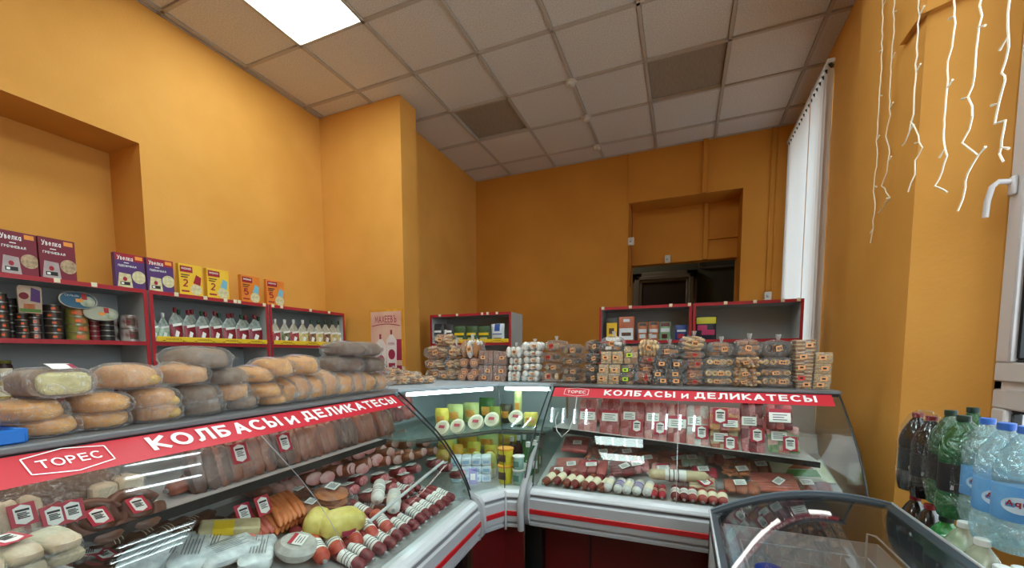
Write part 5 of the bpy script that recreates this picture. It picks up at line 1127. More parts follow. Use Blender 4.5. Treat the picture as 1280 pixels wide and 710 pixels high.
def mini_pack(m,seed,w=.17,d=.15,lb=WLb):
    def f():
        rnd=random.Random(seed); b=MB()
        for k in range(38):
            x,y,z=rnd.uniform(-.42,.42)*w,rnd.uniform(-.42,.42)*d,rnd.uniform(.010,.032); a=rnd.uniform(0,PI); dx,dy=math.cos(a)*.016,math.sin(a)*.016
            b.tube([(x-dx,y-dy,z),(x-dx*.6,y-dy*.6,z),(x+dx*.6,y+dy*.6,z),(x+dx,y+dy,z)],[.004,.0095,.0095,.004],6)
        return [('small_sausages',b.mesh('small_sausages',[m]),'stuff'),('vacuum_film',film_over(w,d,.044,seed),None,None,[('product_label',lab(lb,.02,-.02,.049,.3))])]
    return K(('mp',m.name,seed,w,d),f)
def stick(m,band,seed,L=.20,r=.020,cut=False,two=False):    # a salami stick lying along y, front end at y=0
    def f():
        b=MB(); pr=[(0,0),(.006,0),(.004,.008),(r*.6,.012),(r*.95,.022),(r,.04),(r,L-.04),(r*.95,L-.022),(r*.5,L-.01),(.004,L-.004),(.006,L),(0,L)]; T=Matrix.Translation((0,0,r))@Matrix.Rotation(-PI/2,4,'X')
        b.lathe(pr,14,0,T); c=MB(); c.lathe([(r*1.02,L*.30),(r*1.03,L*.31),(r*1.03,L*.62),(r*1.02,L*.63)],14,0,T); 
        for k in range(3): c.lathe([(r*1.05,L*(.36+.07*k)),(r*1.05,L*(.375+.07*k))],14,1,T)
        e=MB(); e.lathe([(0,-.002),(.007,0),(.007,.006),(.004,.008)],8,0,T)
        return [('casing',b.mesh('casing',[m])),('label_band',c.mesh('label_band',[band,INK if band is PL else CREAM])),('clip',e.mesh('clip',[STEEL]))]
    return K(('st',m.name,band.name,L,r),f)
def ham(seed,m=HAMR,f_=HAM,w=.075,d=.10,h=.05):
    def f():
        b=MB(); b.ell((0,d*.12,h/2),(w/2,d*.5,h/2),16,9,e=.8,fn=lambda p:crumple(Vector((p.x,max(p.y,-.62),p.z)),seed,.10,1.8)); c=MB(); n=16
        c.ell((0,-d*.20,h*.5),(w*.46,.006,h*.46),18,8,fn=lambda p:crumple(p,seed+3,.08,1.5))
        return [('meat',b.mesh('meat',[m],60)),('cut_face',c.mesh('cut_face',[f_],60))]
    return K(('hm',seed,m.name,f_.name,w,d,h),f)
def ring(m,seed,R=.055,r=.016):
    def f():
        b=MB(); b.torus((0,0,r),R,r,26,10,0,a0=.25,a1=2*PI-.1); b.torus((0,0,r),R*.42,r,16,10,0,a0=2,a1=2*PI+1.4); 
        c=MB(); c.tube([(R*1.0,.006,r),(R*.98,-.004,r)],.005,6)
        return [('sausage_ring',b.mesh('sausage_ring',[m])),('string_tie',c.mesh('string_tie',[CREAM])),('hex_label',lab(HLs,0,0,r*2.1))]
    return K(('rg',m.name,seed,R,r),f)
def patties(m,seed,n=4,R=.055):
    def f():
        out=[]
        for k in range(n):
            b=MB(); b.ell((random.uniform(-.006,.006),random.uniform(-.006,.006),.009+.016*k),(R,R*.9,.010),20,6,fn=lambda p:crumple(p,seed+k,.08,2.5)); out.append(('patty',b.mesh('patty',[m],60)))
        out.append(('vacuum_film',film_over(R*2,R*1.9,.018*n,seed,VAC),None,None,[('paper_label',lab(WLb,0,0,.019*n+.004,.3))])); return out
    return K(('pt',m.name,seed,n,R),f)
def cheese(m,seed,lb=None):
    def f():
        b=MB(); b.ell((0,0,.04),(.075,.045,.042),20,10,e=.7,e2=.8,fn=lambda p:crumple(p,seed,.06,3)); c=MB(); c.sheet(lambda a,t:((a-.5)*.05*(1-.3*abs(t-.5)),-.046+.012*t*t,.02+.045*t),4,3)
        return [('wrapped_block',b.mesh('wrapped_block',[m],60)),('maroon_label',c.mesh('maroon_label',[MAG],60))]
    return K(('ch',m.name,seed),f)
cnt={}
def put(F,parts,x,y,label,rz=0,s=1,h=.0,name='sausage_pack',cat='meat',grp=None,tilt=.26,rx=None,lift=0):
    u,v=dhit(F,x,y,h); v=min(max(v,.075),.66); s=(s,s,s) if not hasattr(s,'__len__') else s
    P=F.w(u,v,dz(v)+lift); r=inst(parts,name,(0,0,0),0,s,label,cat,grp)
    Rm=Matrix.Translation(P)@Matrix.Rotation(F.a,4,'Z')@Matrix.Rotation(tilt if rx is None else rx,4,'X')@Matrix.Rotation(rz,4,'Z')
    r.location=Rm.translation; r.rotation_euler=Rm.to_euler(); return r
G1='products on the lower deck of the left counter'; G2='products on the lower deck of the right counter'
# ---- left counter, lower deck
for k in range(13):
    u=-.03-.055*k; r=inst(stick(SAL,PL,0,.17,.021),'salami_stick',LF.w(u,.085+random.uniform(-.008,.012),dz(.085)+random.uniform(0,.006)),LF.a+random.uniform(-.13,.13)-.15,(1,1,1),'dark red salami stick with white label, %s from the corner end of the front row'%ORD[k],'sausage','front row of labelled salami sticks',rx=.26)
for k in range(12):
    u=-.06-.058*k; inst(stick(SAL,PL,0,.17,.021),'salami_stick',LF.w(u,.25,dz(.25)),LF.a-.15+random.uniform(-.08,.08),(1,1,1),'dark red salami stick with white label, %s from the corner end of the second row'%ORD[k],'sausage','second row of labelled salami sticks',rx=.26)
hams=[(381,606,1.25),(404,597,1.2),(430,590,1),(436,604,1.1),(458,599,1.1),(461,582,1),(477,577,1),(493,571,1),(510,573,1),(448,583,1),(520,562,1),(375,590,1.2),(420,578,1),(470,592,1),(486,586,1),(500,583,1),(360,607,1.2),(532,571,.9),(540,558,.9),(505,556,.9),(485,561,.9),(463,568,.9),(442,573,.9),(415,585,1),(395,583,1.1),(525,583,.9),(512,590,.9)]
for k,(x,y,s) in enumerate(hams): put(LF,ham(k%4),x,y,'pale pink smoked ham piece, %s, left counter'%('in the near end of the ham heap beside patties' if k in(0,16,11) and 0 else '%s in the ham heap counted from the wieners'%(['']*1+ORD*3)[k+1] if k<16 else '%s of the smaller ham pieces towards the corner'%ORD[k-16]),rz=random.uniform(-.5,.6),s=s*1.05,name='ham_piece',cat='ham',grp='heap of smoked ham pieces',lift=.035+.012*(k%3),rx=-.25)
for q in range(2):
    for k in range(12):
        t_=k/11; x,y=((388+160*t_,584-40*t_),(392+165*t_,617-48*t_))[q]; put(LF,ham((k+q)%4),x,y+3*math.sin(k*2.1),'%s pale pink ham piece from the wieners in the %s row of the heap'%(ORD[k],('back','front')[q]),rz=random.uniform(-.4,.5),s=(1.15-.25*t_),name='ham_piece',cat='ham',grp='heap of smoked ham pieces',lift=.015+.02*q,rx=-.2)
cubes=[(451,617),(478,614),(440,629),(468,637),(500,605),(520,600),(545,592),(488,626),(509,614),(560,597),(575,606)]
for k,(x,y) in enumerate(cubes): put(LF,ham(k%3,SAL,SALC,.07,.09,.045)+([('paper_label',K('wl%d'%0,lambda:lab(WLb,0,.02,.048)))]),x,y,'%s dark red cut salami chunk from the patties toward the corner'%ORD[k],rz=random.uniform(-.4,.4),s=1.0,name='salami_chunk',cat='sausage',grp='dark salami chunks with white labels',lift=.035,rx=-.10)
put(LF,patties(M_('orange brown patty',(168,92,50),(194,122,76)),1,4,.06),411,640,'stack of round orange brown patties in film with white label',s=1.15,name='patty_stack',lift=.02)
for k,(x,y,s_) in enumerate(((385,648,.9),(372,625,.9),(432,657,.85),(345,640,.9))): put(LF,patties(M_('orange brown patty',(0,0,0),(0,0,0)),1,4,.06) if k%2==0 else slab_pack(SMOK,4,.13,.12,.05,WLb),x,y,'small brown meat pack among the wieners and patties, %s'%('left of the patty stack','behind the patty stack','in front of the patty stack','at the top of the wieners')[k],s=s_,name='brown_meat_pack',lift=.0)
for k,(x,y) in enumerate(((150,694),(178,688),(100,700),(215,676))): put(LF,stick(DRK,DRK,3,.16,.022),x,y,'dark smoked sausage by the rear panel of the left deck, %s'%('second from the left','third from the left','first from the left','fourth from the left')[k],rz=-1.35,name='smoked_sausage',cat='sausage')
# wieners
wr=root('wiener_bunch',(0,0,0),0,'bunch of orange wieners hung with a white and red tag','sausage')
u,v=dhit(LF,360,652); Rm=Matrix.Translation(LF.w(u,v,dz(v)+.02))@Matrix.Rotation(LF.a,4,'Z')@Matrix.Rotation(.3,4,'X'); wr.location=Rm.translation; wr.rotation_euler=Rm.to_euler()
for k in range(13):
    x=-.085+.020*(k%7)+.008*(k//7); z=.012+.026*(k//7); b=MB(); L=.15; c=random.uniform(-.01,.01)
    b.tube([(x-.03,-L*.5,z),(x-.02,-L*.42,z+.004),(x+c,-L*.1,z+.012),(x+.015,L*.3,z+.014),(x+.03,L*.5,z+.008),(x+.032,L*.54,z+.008)],[.003,.0115,.0135,.0135,.0115,.003],10); ob('wiener',b.mesh('wiener',[WIEN]),wr)
ob('hex_label',lab(HL,-.10,.02,.075,0,.9),wr)
wr=root('wiener_bunch',(0,0,0),0,'darker pinkish wieners lying left of the orange bunch','sausage'); u,v=dhit(LF,315,668); Rm=Matrix.Translation(LF.w(u,v,dz(v)))@Matrix.Rotation(LF.a,4,'Z')@Matrix.Rotation(.3,4,'X'); wr.location=Rm.translation; wr.rotation_euler=Rm.to_euler()
for k in range(9):
    x=-.05+.022*(k%5)+.01*(k//5); z=.012+.024*(k//5); b=MB(); b.tube([(x-.02,-.075,z),(x-.012,-.065,z),(x,.0,z+.008),(x+.02,.065,z+.004),(x+.022,.075,z)],[.003,.012,.0135,.012,.003],10); ob('wiener',b.mesh('wiener',[PWIEN]),wr)
ob('hex_label',lab(HL,-.02,.03,.075,0,.9),wr)
put(LF,slab_pack(SMOK,1,.17,.13,.06),328,616,'crumpled bag of smoked brown meat behind the orange wieners',s=1.1,name='smoked_meat_bag',lift=.02)
put(LF,slab_pack(M_('pink cured meat',(206,160,150),(180,120,110)),3,.13,.12,.05),352,622,'pink cured meat bag with white and red tag behind the orange wieners',s=1.0,name='cured_meat_bag',lift=.03)
put(LF,slab_pack(SMOK,4,.13,.12,.05,WLb),372,588,'smoked brown piece with pale end below the shelf edge',s=1.0,name='smoked_meat_bag',lift=.02)
put(LF,stick(WHS,PL,1,.19,.026),470,650,'short white sausage lying across the salami sticks',rz=-1.0,name='white_sausage',cat='sausage',lift=.05)
put(LF,stick(WHS,WHS,1,.17,.028),490,662,'crumpled clear wrapped white sausage beside the short white one',rz=-1.0,name='white_sausage',cat='sausage',lift=.05)
put(LF,cheese(YCH,1),424,678,'large yellow wrapped cheese with maroon label near the front glass',rz=-.3,s=1.15,name='yellow_cheese',cat='cheese',lift=.03); put(LF,cheese(YCH,4),394,676,'smaller yellow wrapped cheese left of the large one',rz=.5,s=(.8,.9,1.1),name='yellow_cheese',cat='cheese',lift=.025)
for k,(x,y) in enumerate(((425,705),(448,694),(468,684),(487,676),(405,715))): put(LF,stick(M_('orange red salami',(176,60,50),(206,96,70)),PL,2,.16,.025),x,y,'thick red salami with broad white label, %s from the yellow cheese'%ORD[k],rz=-.5,name='thick_salami',cat='sausage',lift=.01)
b=MB(); b.lathe([(0,0),(.05,0),(.065,.02),(.065,.032),(.05,.048),(0,.05)],22); pk=[('foil_pack',b.mesh('foil_pack',[M_('silver grey pack',(196,194,188),(170,166,160))])),('paper_label',lab(RLb,0,0,.052,.4))]
put(LF,pk,370,700,'round silver grey pack with label in front of the wieners',s=1.0,name='round_pack',lift=.02)
def foil(seed,c=(214,216,216)):
    def f():
        b=MB(); b.ell((0,0,.018),(.085,.05,.02),18,7,e=.35,e2=.6,fn=lambda p:wrink(p,seed,.16,5)); t=MB(); strokes(t,0,-.05,.05,-.025,.025,6,.0445)
        return [('foil_wrap',b.mesh('foil_wrap',[M_('white foil wrap',(236,238,238),(196,202,206),rough=.25)],50)),('print',t.mesh('print',[PR('grey print',(110,112,116))]))]
    return K(('fo',seed),f)
for k,(x,y,rz) in enumerate(((322,700,.3),(285,704,.2),(262,694,.4),(240,706,.3),(215,700,.5),(190,708,.2))): put(LF,foil(k%3),x,y,'white printed foil pack, %s from the wieners toward the left'%ORD[k],rz=rz+random.uniform(-.5,.5),s=.95,name='foil_pack',grp='white foil packs in front',lift=.012+.01*(k%2))
b=MB(); b.rbox(-.09,.09,-.035,.035,0,.035,.006,0); c=MB(); c.box(-.05,.01,-.036,.02,.0352,.0362); c.box(-.05,.01,-.0362,-.035,.01,.0362)
put(LF,[('block',b.mesh('block',[BEI])),('yellow_label',c.mesh('yellow_label',[YEL]))],288,680,'beige block with yellow label left of the darker wieners',rz=-.7,s=.9,name='beige_block',cat='cheese',lift=.04)
for k,(x,y) in enumerate(((235,688),(205,690),(262,680))): put(LF,stick(DRK,DRK,3,.16,.022),x,y,'dark brown smoked sausage, %s from the beige block, behind the foil packs'%ORD[k],rz=-1.2,name='smoked_sausage',cat='sausage',lift=.0)
for k,(x,y) in enumerate(((165,704),(130,706))): put(LF,ring(DRK,k,.05,.015),x,y,('nearer the foil packs','further left')[k]+', dark smoked sausage ring on the lower deck',name='sausage_ring',cat='sausage',lift=.0)
for k,(x,y,lab_) in enumerate(((38,700,'lower pale salt pork pack of the pile in the left foreground'),(34,683,'upper pale salt pork pack with white red label in the left foreground'))):
    u,v,z=LF.hit(x,y,v=.26); r=inst(slab_pack(SALO,2+5*k,.15,.10,.034,HLs if k else WLb),'salt_pork_pack',LF.w(u,.30,z-.03),LF.a,(1,1,1),lab_,'meat',rx=.12)
u,v,z=LF.hit(36,705,v=.26); r=root('meat_box',LF.w(u,.31,dz(.31)),LF.a,'grey tray carrying the two pale salt pork packs','tray'); ob('tray',MB().rbox(-.08,.08,-.05,.05,0,max(.02,z-.05-dz(.31)),.006).mesh('tray',[GREYL]),r)
put(LF,slab_pack(REDM,9,.16,.14,.03),115,700,'speckled pink sausage pack right of the salt pork',rz=.8,s=.9,name='sausage_pack')
# ---- left counter, middle shelf
def shp(F,parts,x,y,zc,label,rz=0,s=1,tilt=.9,name='sausage_pack',cat='meat',grp=None,v=None,zs=1.10):
    if v is None: u,v,_=F.hit(x,y,z=zc)
    else: u=F.hit(x,y,v=v)[0]
    v=min(max(v,F_VMIN),.68); s=(s,s,s) if not hasattr(s,'__len__') else s; r=inst(parts,name,(0,0,0),0,s,label,cat,grp)
    Rm=Matrix.Translation(F.w(u,v,zs))@Matrix.Rotation(F.a,4,'Z')@Matrix.Rotation(tilt,4,'X')@Matrix.Rotation(rz,4,'Z'); r.location=Rm.translation; r.rotation_euler=Rm.to_euler(); return r
F_VMIN=.44
def upslab(m,seed,w=.11,h=.13,t=.03,lb=True,ls=.8):          # slab leaning upright: face toward -y
    def f():
        b=MB()
        for k in range(3): b.ell((-w/2+w*(k+.5)/3,t*.5,h/2),(w/3*.56,t*.55,h*.5),10,10,e=.6,e2=.5,fn=lambda p:crumple(p,seed+k,.14,2.2))
        fm=MB(); fm.ell((0,t*.5,h/2),(w*.56,t*.75,h*.54),20,12,e=.5,e2=.6,fn=lambda p:crumple(p,seed,.10,3.2)); parts=[('meat_slab',b.mesh('meat_slab',[m],50)),('vacuum_film',fm.mesh('vacuum_film',[VAC],60),None,None,[('hex_label',lab(HL if ls>.6 else HLs,.01,-.016,h*.66,0,PI/2))] if lb else [])]; return parts
    return K(('us',m.name,seed,w,h,lb,ls),f)
def ups(F,x,label,m,seed,ls=.8,v=.46,w=.12,h=.13,lb=True,rz=0,zs=1.10,y=575,**k):
    u=F.hit(x,y,v=v)[0]; return inst(upslab(m,seed,w,h,.03,lb,ls),k.get('name','meat_slab'),F.w(u,v,zs),F.a+rz,(1,1,1),label,'meat',k.get('grp'),rx=-.30)
for k in range(9):
    x=(272,300,328,356,385,412,438,463,487)[k]; y=(592,585,578,572,565,560,556,552,548)[k]
    ups(LF,x,'brown smoked meat slab leaning on the shelf, %s from the sausages to the corner'%ORD[k],SMOK if k%3 else DRK,k%4,w=.125,lb=k in(1,3),y=y,grp='brown meat slabs on the left middle shelf')
for k in range(8):
    x=(340,372,402,430,455,478,500,515)[k]; ups(LF,x,'dark red cured meat piece behind the brown slabs, %s from the left'%ORD[k],REDM if k%2 else SAL,k%3,v=.58,w=.12,h=.15,lb=k%3==0,y=540,zs=1.12,name='cured_meat',grp='dark red cured meat on the left middle shelf')
for k,(x,y) in enumerate(((205,598),(235,592),(255,586))): u=LF.hit(x,y,v=.5)[0]; inst(stick(M_('reddish smoked sausage',(120,60,46),(150,84,64)),DRK,5,.20,.022),'smoked_sausage',LF.w(u,.50+.04*k,1.10),LF.a-1.3,(1,1,1),'reddish brown smoked sausage on the shelf, %s from the cream blocks'%ORD[k],'sausage','sausages on the left middle shelf')
for k,(x,y,w_) in enumerate(((133,596,.10),(166,590,.08))):
    u,w,z0,h=LF.box(x-16,y-17,x+16,y+15,.50); r=root('cream_block',LF.w(u,.5,1.098),LF.a,('left','right')[k]+' cream coloured fat block on the middle shelf','meat'); ob('block',MB().rbox(-w/2,w/2,0,.07,0,h*1.0+.02,.008).mesh('block',[SALO]),r); ob('vacuum_film',MB().rbox(-w/2-.004,w/2+.004,-.004,.074,0,h+.026,.012).mesh('vacuum_film',[VAC]),r)
u=LF.hit(80,610,v=.56)[0]; inst(loaf('oval',DARKB,1),'smoked_loaf',LF.w(u,.58,1.098),LF.a,(.8,.8,1.3),'golden brown smoked loaf left of the cream blocks on the shelf','meat')
for k,(x,y) in enumerate(((118,632),(168,622))): u=LF.hit(x,y,v=.46)[0]; inst(ring(DRK,5+k,.048,.016),'sausage_ring',LF.w(u,.47,1.10),LF.a,(1,1,1),('dark sausage ring without visible tag, left one','dark sausage ring with white tag, right one')[k]+' on the middle shelf','sausage','dark sausage rings on the shelf',rx=.75)
for k,(x,y,m) in enumerate(((22,648,SALO),(60,650,REDM),(84,648,REDM))): ups(LF,x,ls=.55,label=('beige block pack with white red label at the left edge of the shelf','speckled pink pack with white label, next to the beige one','speckled pink pack with white label beside the dark sausage rings')[k],m=m,seed=k,v=.45,w=(.10,.065,.06)[k],h=(.11,.08,.08)[k],y=y,zs=1.098)
rd=MB(); p0=LF.hit(461,653,v=.12); p1=LF.hit(554,577,v=.13)
rd.tube([p0,p1],.006,8); ob('glass_strut',rd.mesh('glass_strut',[WSTEEL]),LC,label='white rod slanting just inside the glass')
# ---- right counter, lower deck
F=RF
front=[(678,602),(692,601),(704,604),(713,608),(726,609),(734,612),(748,610)]
for k,(x,y) in enumerate(front): put(RF,stick(SAL if k%2 else M_('brown salami',(110,44,34),(140,66,50)),CREAM,k%2,.16,.022),x,y+8,'dark salami stick with cream label, %s from the left end of the right counter'%ORD[k],rz=-.35,s=1.0,name='salami_stick',cat='sausage',grp='dark salami sticks with cream labels',rx=.26)
for k,(x,y) in enumerate(((757,614),(770,618),(781,619),(794,619),(807,622))): put(RF,stick(WHS,PR('lilac band',(120,110,170)) if k%2 else CREAM,6,.13,.024),x,y+4,'white filmed sausage with pale label, %s from the dark sticks'%ORD[k],rz=-.15,s=1,name='white_sausage',cat='sausage',grp='white filmed sausages')
for k,(x,y) in enumerate(((817,624),(827,627))): put(RF,stick(REDL,SAL,7,.12,.018),x,y+3,('left','right')[k]+' of two short crimson sausages beneath the long beige one',name='red_sausage',cat='sausage')
for k,x in enumerate((844,855,866,879,892,905)): put(RF,stick(SAL if k<2 else REDM,CREAM if k>2 else PL,8,.12,.022),x,634+k*1.4,'short sausage with round cream label, %s from the crimson pair'%ORD[k],name='short_sausage',cat='sausage',grp='short sausages at the right front')
put(RF,stick(LIV,PL,9,.30,.028),808,606,'long beige sausage lying lengthwise in front',rz=-1.50,name='long_sausage',cat='sausage',lift=.035)
mid=[(720,568,saus_pack(REDM,6,1,.013,.17,.14,WLb),'stack of red sausages in film at the left end of the right deck',0,.05),(712,583,saus_pack(PWIEN,7,2,.010,.17,.12,WLb),'pinkish sausages in film beside a bright price rail',.1,.0),(741,590,slab_pack(REDM,2,.16,.13,.025,RLb),'flat dark red meat pack with cream label in the middle row',0,.02),
 (751,569,mini_pack(MINI,1),'bag of mini sausages left of the larger mini sausage bag',0,.0),(780,573,mini_pack(MINI,2,.18,.15),'larger bag of round mini sausages in the back row',0,.02),(807,578,saus_pack(MINI,4,3,.016,.14,.13,WLb),'short thick sausages in film right of the mini sausages',0,0),(842,577,saus_pack(MINI,5,4,.014,.20,.13,RLb),'wide pack of brown sausages under bright labels, back row',0,.0),
 (778,592,saus_pack(SAL,5,5,.013,.14,.11,WLb),'dark sausages in crumpled film behind the white sausages',.2,.02),(797,590,slab_pack(SALC,3,.12,.11,.03,RLb),'pink and red pack with white labels left of the long beige sausage',.2,.02),(830,592,slab_pack(HAM,5,.13,.11,.025,RLb),'pale pink pack with white label behind the long beige sausage',0,.01),
 (866,583,slab_pack(M_('pale green pack',(190,208,190),(150,180,160)),5,.12,.10,.03,WLb),'pale green tray of meat right of the brown sausages',0,.02),(880,597,slab_pack(REDL,6,.12,.09,.025,WLb),'bright crimson packet in front of the pale green tray',0,.02),(877,612,saus_pack(LIV,4,7,.013,.13,.09,HL),'beige sausages with hexagonal tag right of the long beige sausage',0,.02),
 (912,584,slab_pack(REDM,8,.15,.10,.03,RLb),'red meat slices pack behind the roasted brown pieces',0,.03),(920,598,mini_pack(M_('roast brown',(166,92,50),(196,120,70)),5,.13,.11),'roasted brown pieces heaped in an open pack',0,.03),(926,617,slab_pack(M_('rust meat',(160,80,50),(190,110,76)),6,.15,.09,.035,WLb),'rust coloured meat pack below the roasted brown pieces',0,.02),
 (952,592,slab_pack(HAMR,4,.14,.11,.03,WLb),'brown pink sliced meat pack with two white labels',0,.02),(966,610,saus_pack(PWIEN,7,8,.010,.22,.13,WLb),'wide pack of thin pink brown sausages near the freezer',.1,.02),(1010,611,slab_pack(SAL,6,.18,.12,.03,WLb),'dark purple meat pack with white label at the right end',0,.0),
 (700,592,slab_pack(REDM,11,.12,.10,.02,WLb),'small dark red pack behind the leftmost salami sticks',0,0),(850,597,slab_pack(SALC,12,.13,.1,.02,WLb),'pink speckled pack with white label behind the beige sausage end',0,0),(890,575,slab_pack(HAM,13,.14,.1,.03,WLb),'pale pack with white labels beneath the shelf, beside the green tray',0,0),(935,577,slab_pack(HAMR,14,.14,.1,.03,WLb),'brown pack in the back row behind the brown pink slices',0,0)]
for x,y,parts,lb_,rz,lift in mid: put(RF,parts,x,y,lb_,rz=rz,name='meat_pack',grp='packs on the lower deck of the right counter',lift=lift,tilt=.45)
b=MB(); b.prism([(-.11,-.07),(.12,-.055),(.085,.075),(.0,.06),(-.07,.055),(-.10,.10),(-.125,.09)],0,.012); c=MB(); c.prism([(-.07,-.04),(.07,-.03),(.06,.01),(-.05,.0)],.012,.0135,0); c.prism([(-.05,.005),(.05,.012),(.03,.04),(-.02,.035)],.012,.0132,1)
put(RF,[('packet',b.mesh('packet',[PR('cream green packet',(206,208,188),var=10,col2=(190,196,170))])),('green_print',c.mesh('green_print',[PR('leaf green print',(84,140,70)),HAMR]))],1000,600,'cream coloured packet with green print at the right end of the deck',s=1.1,name='green_packet',lift=.04,tilt=.6)
# ---- right counter, middle shelf (packs leaning back, faces to the customer)
F_VMIN=.26
def facepack(bx,m,m2,label,lbm=0,v=.40,kind='pack',zs=None):
    uc,w,z0,h=RF.box(*bx,v); t=(uc/1.44); zs=1.058+(1.0-1.058)*t+.002; z0=max(z0,zs); r=root('meat_pack',RF.w(uc,v,z0),RF.a,label,'meat','packs on the middle shelf of the right counter',rx=-.35)
    b=MB(); n=4; w*=.96
    for i in range(3):
        for k in range(n): b.ell((-w/2+w*(i+.5)/3,.010,h*(k+.5)/n),(w/3*.62,.010,h/n*.9),10,6,mi=(i+k)%2,e=.5,fn=lambda p:crumple(p,i+k*3,.2,2))
    ob('meat_slices',b.mesh('meat_slices',[m,m2],50),r,kind='stuff')
    fm=MB(); fm.rbox(-w/2,w/2,-.004,.028,0,h,.006); fo=ob('plastic_tray',fm.mesh('plastic_tray',[VAC],60),r)
    for k,(a_,c_,s_) in enumerate(((.0,.55,1.5),) if lbm==0 else ((-.16,.62,1.25),(.20,.30,1.1))):
        l=lab((RLb,WLb,HL)[(lbm+k)%3],0,0,0,0,PI/2); ob('product_label',l,fo,(w*a_,-.006,h*c_)).scale=(s_,)*3
fp=[((722,504,745,541),SALC,HAM,0),((749,503,774,543),REDM,SALC,0),((776,505,805,544),SALC,REDM,1),((806,506,834,547),HAM,SALC,1),((835,508,858,551),REDM,HAM,0),((859,510,886,553),HAM,WHS,1),((888,511,925,535),M_('orange brown bake',(198,136,84),(216,160,110)),SALC,2),((889,540,924,560),MINI,BEI,1),((928,506,957,560),SALC,SAL,1),((959,508,992,534),SAL,REDM,0),((961,535,1001,563),M_('leafy green pack',(96,130,84),(170,190,150)),HAM,1)]
nm_=['pink pack at the left end','dark pink pack with broad white label','red pack with two labels','pale pink pack under the sign','red pack near the glass seam','pale pack right of the glass seam','orange brown crumbed pack','small pack of brown pieces below the crumbed one','tall dark pink pack with tags','dark purple pack under the sign end','green and white pack at the right end']
for k,(bx,m,m2,l) in enumerate(fp): facepack(bx,m,m2,nm_[k]+' on the middle shelf',l,v=.40-.12*(bx[0]-720)/280)
for k,(x,y) in enumerate(((740,500),(765,500),(792,501),(840,504),(875,506),(910,507),(945,507))):
    u=RF.hit(x,y,v=.58)[0]; 
    if k==3: inst(stick(mat('grey roll',(170,150,136),.4,var=20,col2=(190,170,158)),REDM,11,.26,.028),'meat_roll',RF.w(u-.13,.60,1.13),RF.a-PI/2,(1,1,1),'long grey pink roll at the back under the sign','sausage')
    else: inst(slab_pack(SALC if k%2 else REDM,k%3,.16,.14,.04,WLb),'meat_pack',RF.w(u,.62,1.10),RF.a,(1,1,1),'pink pack in the back row under the sign, %s from the left'%ORD[k],'meat','back row packs on the right middle shelf',rx=.7)
cd=MB(); pts=[(721,496),(718,520),(711,538),(702,546),(696,538),(694,525),(698,515)]; P=[Vector(RF.hit(x,y,v=.30)) for x,y in pts]; Q=[P[0]]
for i in range(len(P)-1):
    for t in (.33,.66,1): Q.append(P[i].lerp(P[i+1],t))
cd.tube(Q,.0025,5); ob('hanging_cord',cd.mesh('hanging_cord',[WHITE]),RC,label='white cord hanging in a loop behind the glass')
# bright price rails on deck/shelf
def prail(F,x0,y0,x1,y1,v,label,h=.03):
    a=F.hit(x0,y0,v=v); c=F.hit(x1,y1,v=v); b=MB(); A_,B_=F.w(*a),F.w(*c); d_=(B_-A_); b.rbox(0,d_.length,-.002,.002,-h/2,h/2,.001,1); n=max(2,int(d_.length/.05)); 
    for k in range(n): b.box(d_.length*(k+.1)/n,d_.length*(k+.35)/n,-.003,-.002,-h*.4,h*.4,0)
    o=tag(ob('price_strip',b.mesh('price_strip',[mat('grey strip print',(170,176,180),.5),WHITE]),loc=A_),label,'price strip'); o.rotation_euler=(-.3,-math.atan2(d_.z,math.hypot(d_.x,d_.y))*-1*0,math.atan2(d_.y,d_.x)); return o
prail(RF,704,550,757,555,.60,'clear price strip under the middle shelf at the left end of the right counter'); prail(RF,727,576,781,582,.38,'slanting price strip in front of the mini sausages',.022); prail(RF,815,586,858,590,.36,'white price strip behind the long beige sausage',.022)
# ---- corner case goods
CF=Frame(-.90,1.86,57)      # along the left facet
DE=Frame(-.80,1.98,3)
C_=lambda n,c,c2=None,**k: mat(n,c,k.pop('rough',.4),var=k.pop('var',20),col2=c2 or c,**k)
def W3(x,y,z): h=WF.hit(x,y,z=z); return Vector(h)
def bagc(x0,y0,x1,y1,Y,m,label,words=None,name='cheese_bag',zs=None,zmin=None,thick=.03,mi2=None):
    uc,w,z0,h=Frame(0,Y,0).box(x0,y0,x1,y1,0); zb=zs if zs is not None else z0
    if zs is not None: h=z0+h-zs
    r=root(name,(uc,Y,zb),.15,label,'cheese','goods in the corner counter'); b=MB()
    for s in(-1,1): b.sheet(lambda a,t:((a-.5)*w,s*thick*(math.sin(a*PI)*math.sin(t*PI))**.5+.004*math.sin(a*9+t*7),h*t),9,9)
    ob('wrapper',b.mesh('wrapper',[m],60),r); t=MB(); t.sheet(lambda a,q:((a-.5)*w*.6,-thick*.97*(math.sin((.2+.6*a)*PI)*math.sin((.3+.35*q)*PI))**.5-.004,h*(.3+.35*q)),6,4)
    ob('printed_label',t.mesh('printed_label',[mi2 or C_('orange cheese label',(226,150,60),(240,190,100))],60),r)
YB_=C_('yellow cheese bag',(236,216,90),(214,196,70)); PG=C_('pale green bag',(216,224,150),(190,206,120)); OY=C_('orange yellow bag',(238,190,60),(222,160,40)); GR=C_('deep green pack',(40,90,40),(70,120,50)); WC=C_('white carton',(222,234,240),(198,214,224))
bagc(573,541,597,564,2.42,OY,'orange yellow cheese bag in the corner counter, below its shelf'); bagc(597,540,622,562,2.44,PG,'pale green cheese bag right of the orange yellow bag')
bagc(560,555,578,580,2.25,OY,'orange cheese bag low at the left in the corner counter'); bagc(548,548,565,566,2.2,YB_,'yellow cheese bag furthest left in the corner counter'); bagc(585,552,600,572,2.34,YB_,'yellow cheese bag in front of the orange yellow bag')
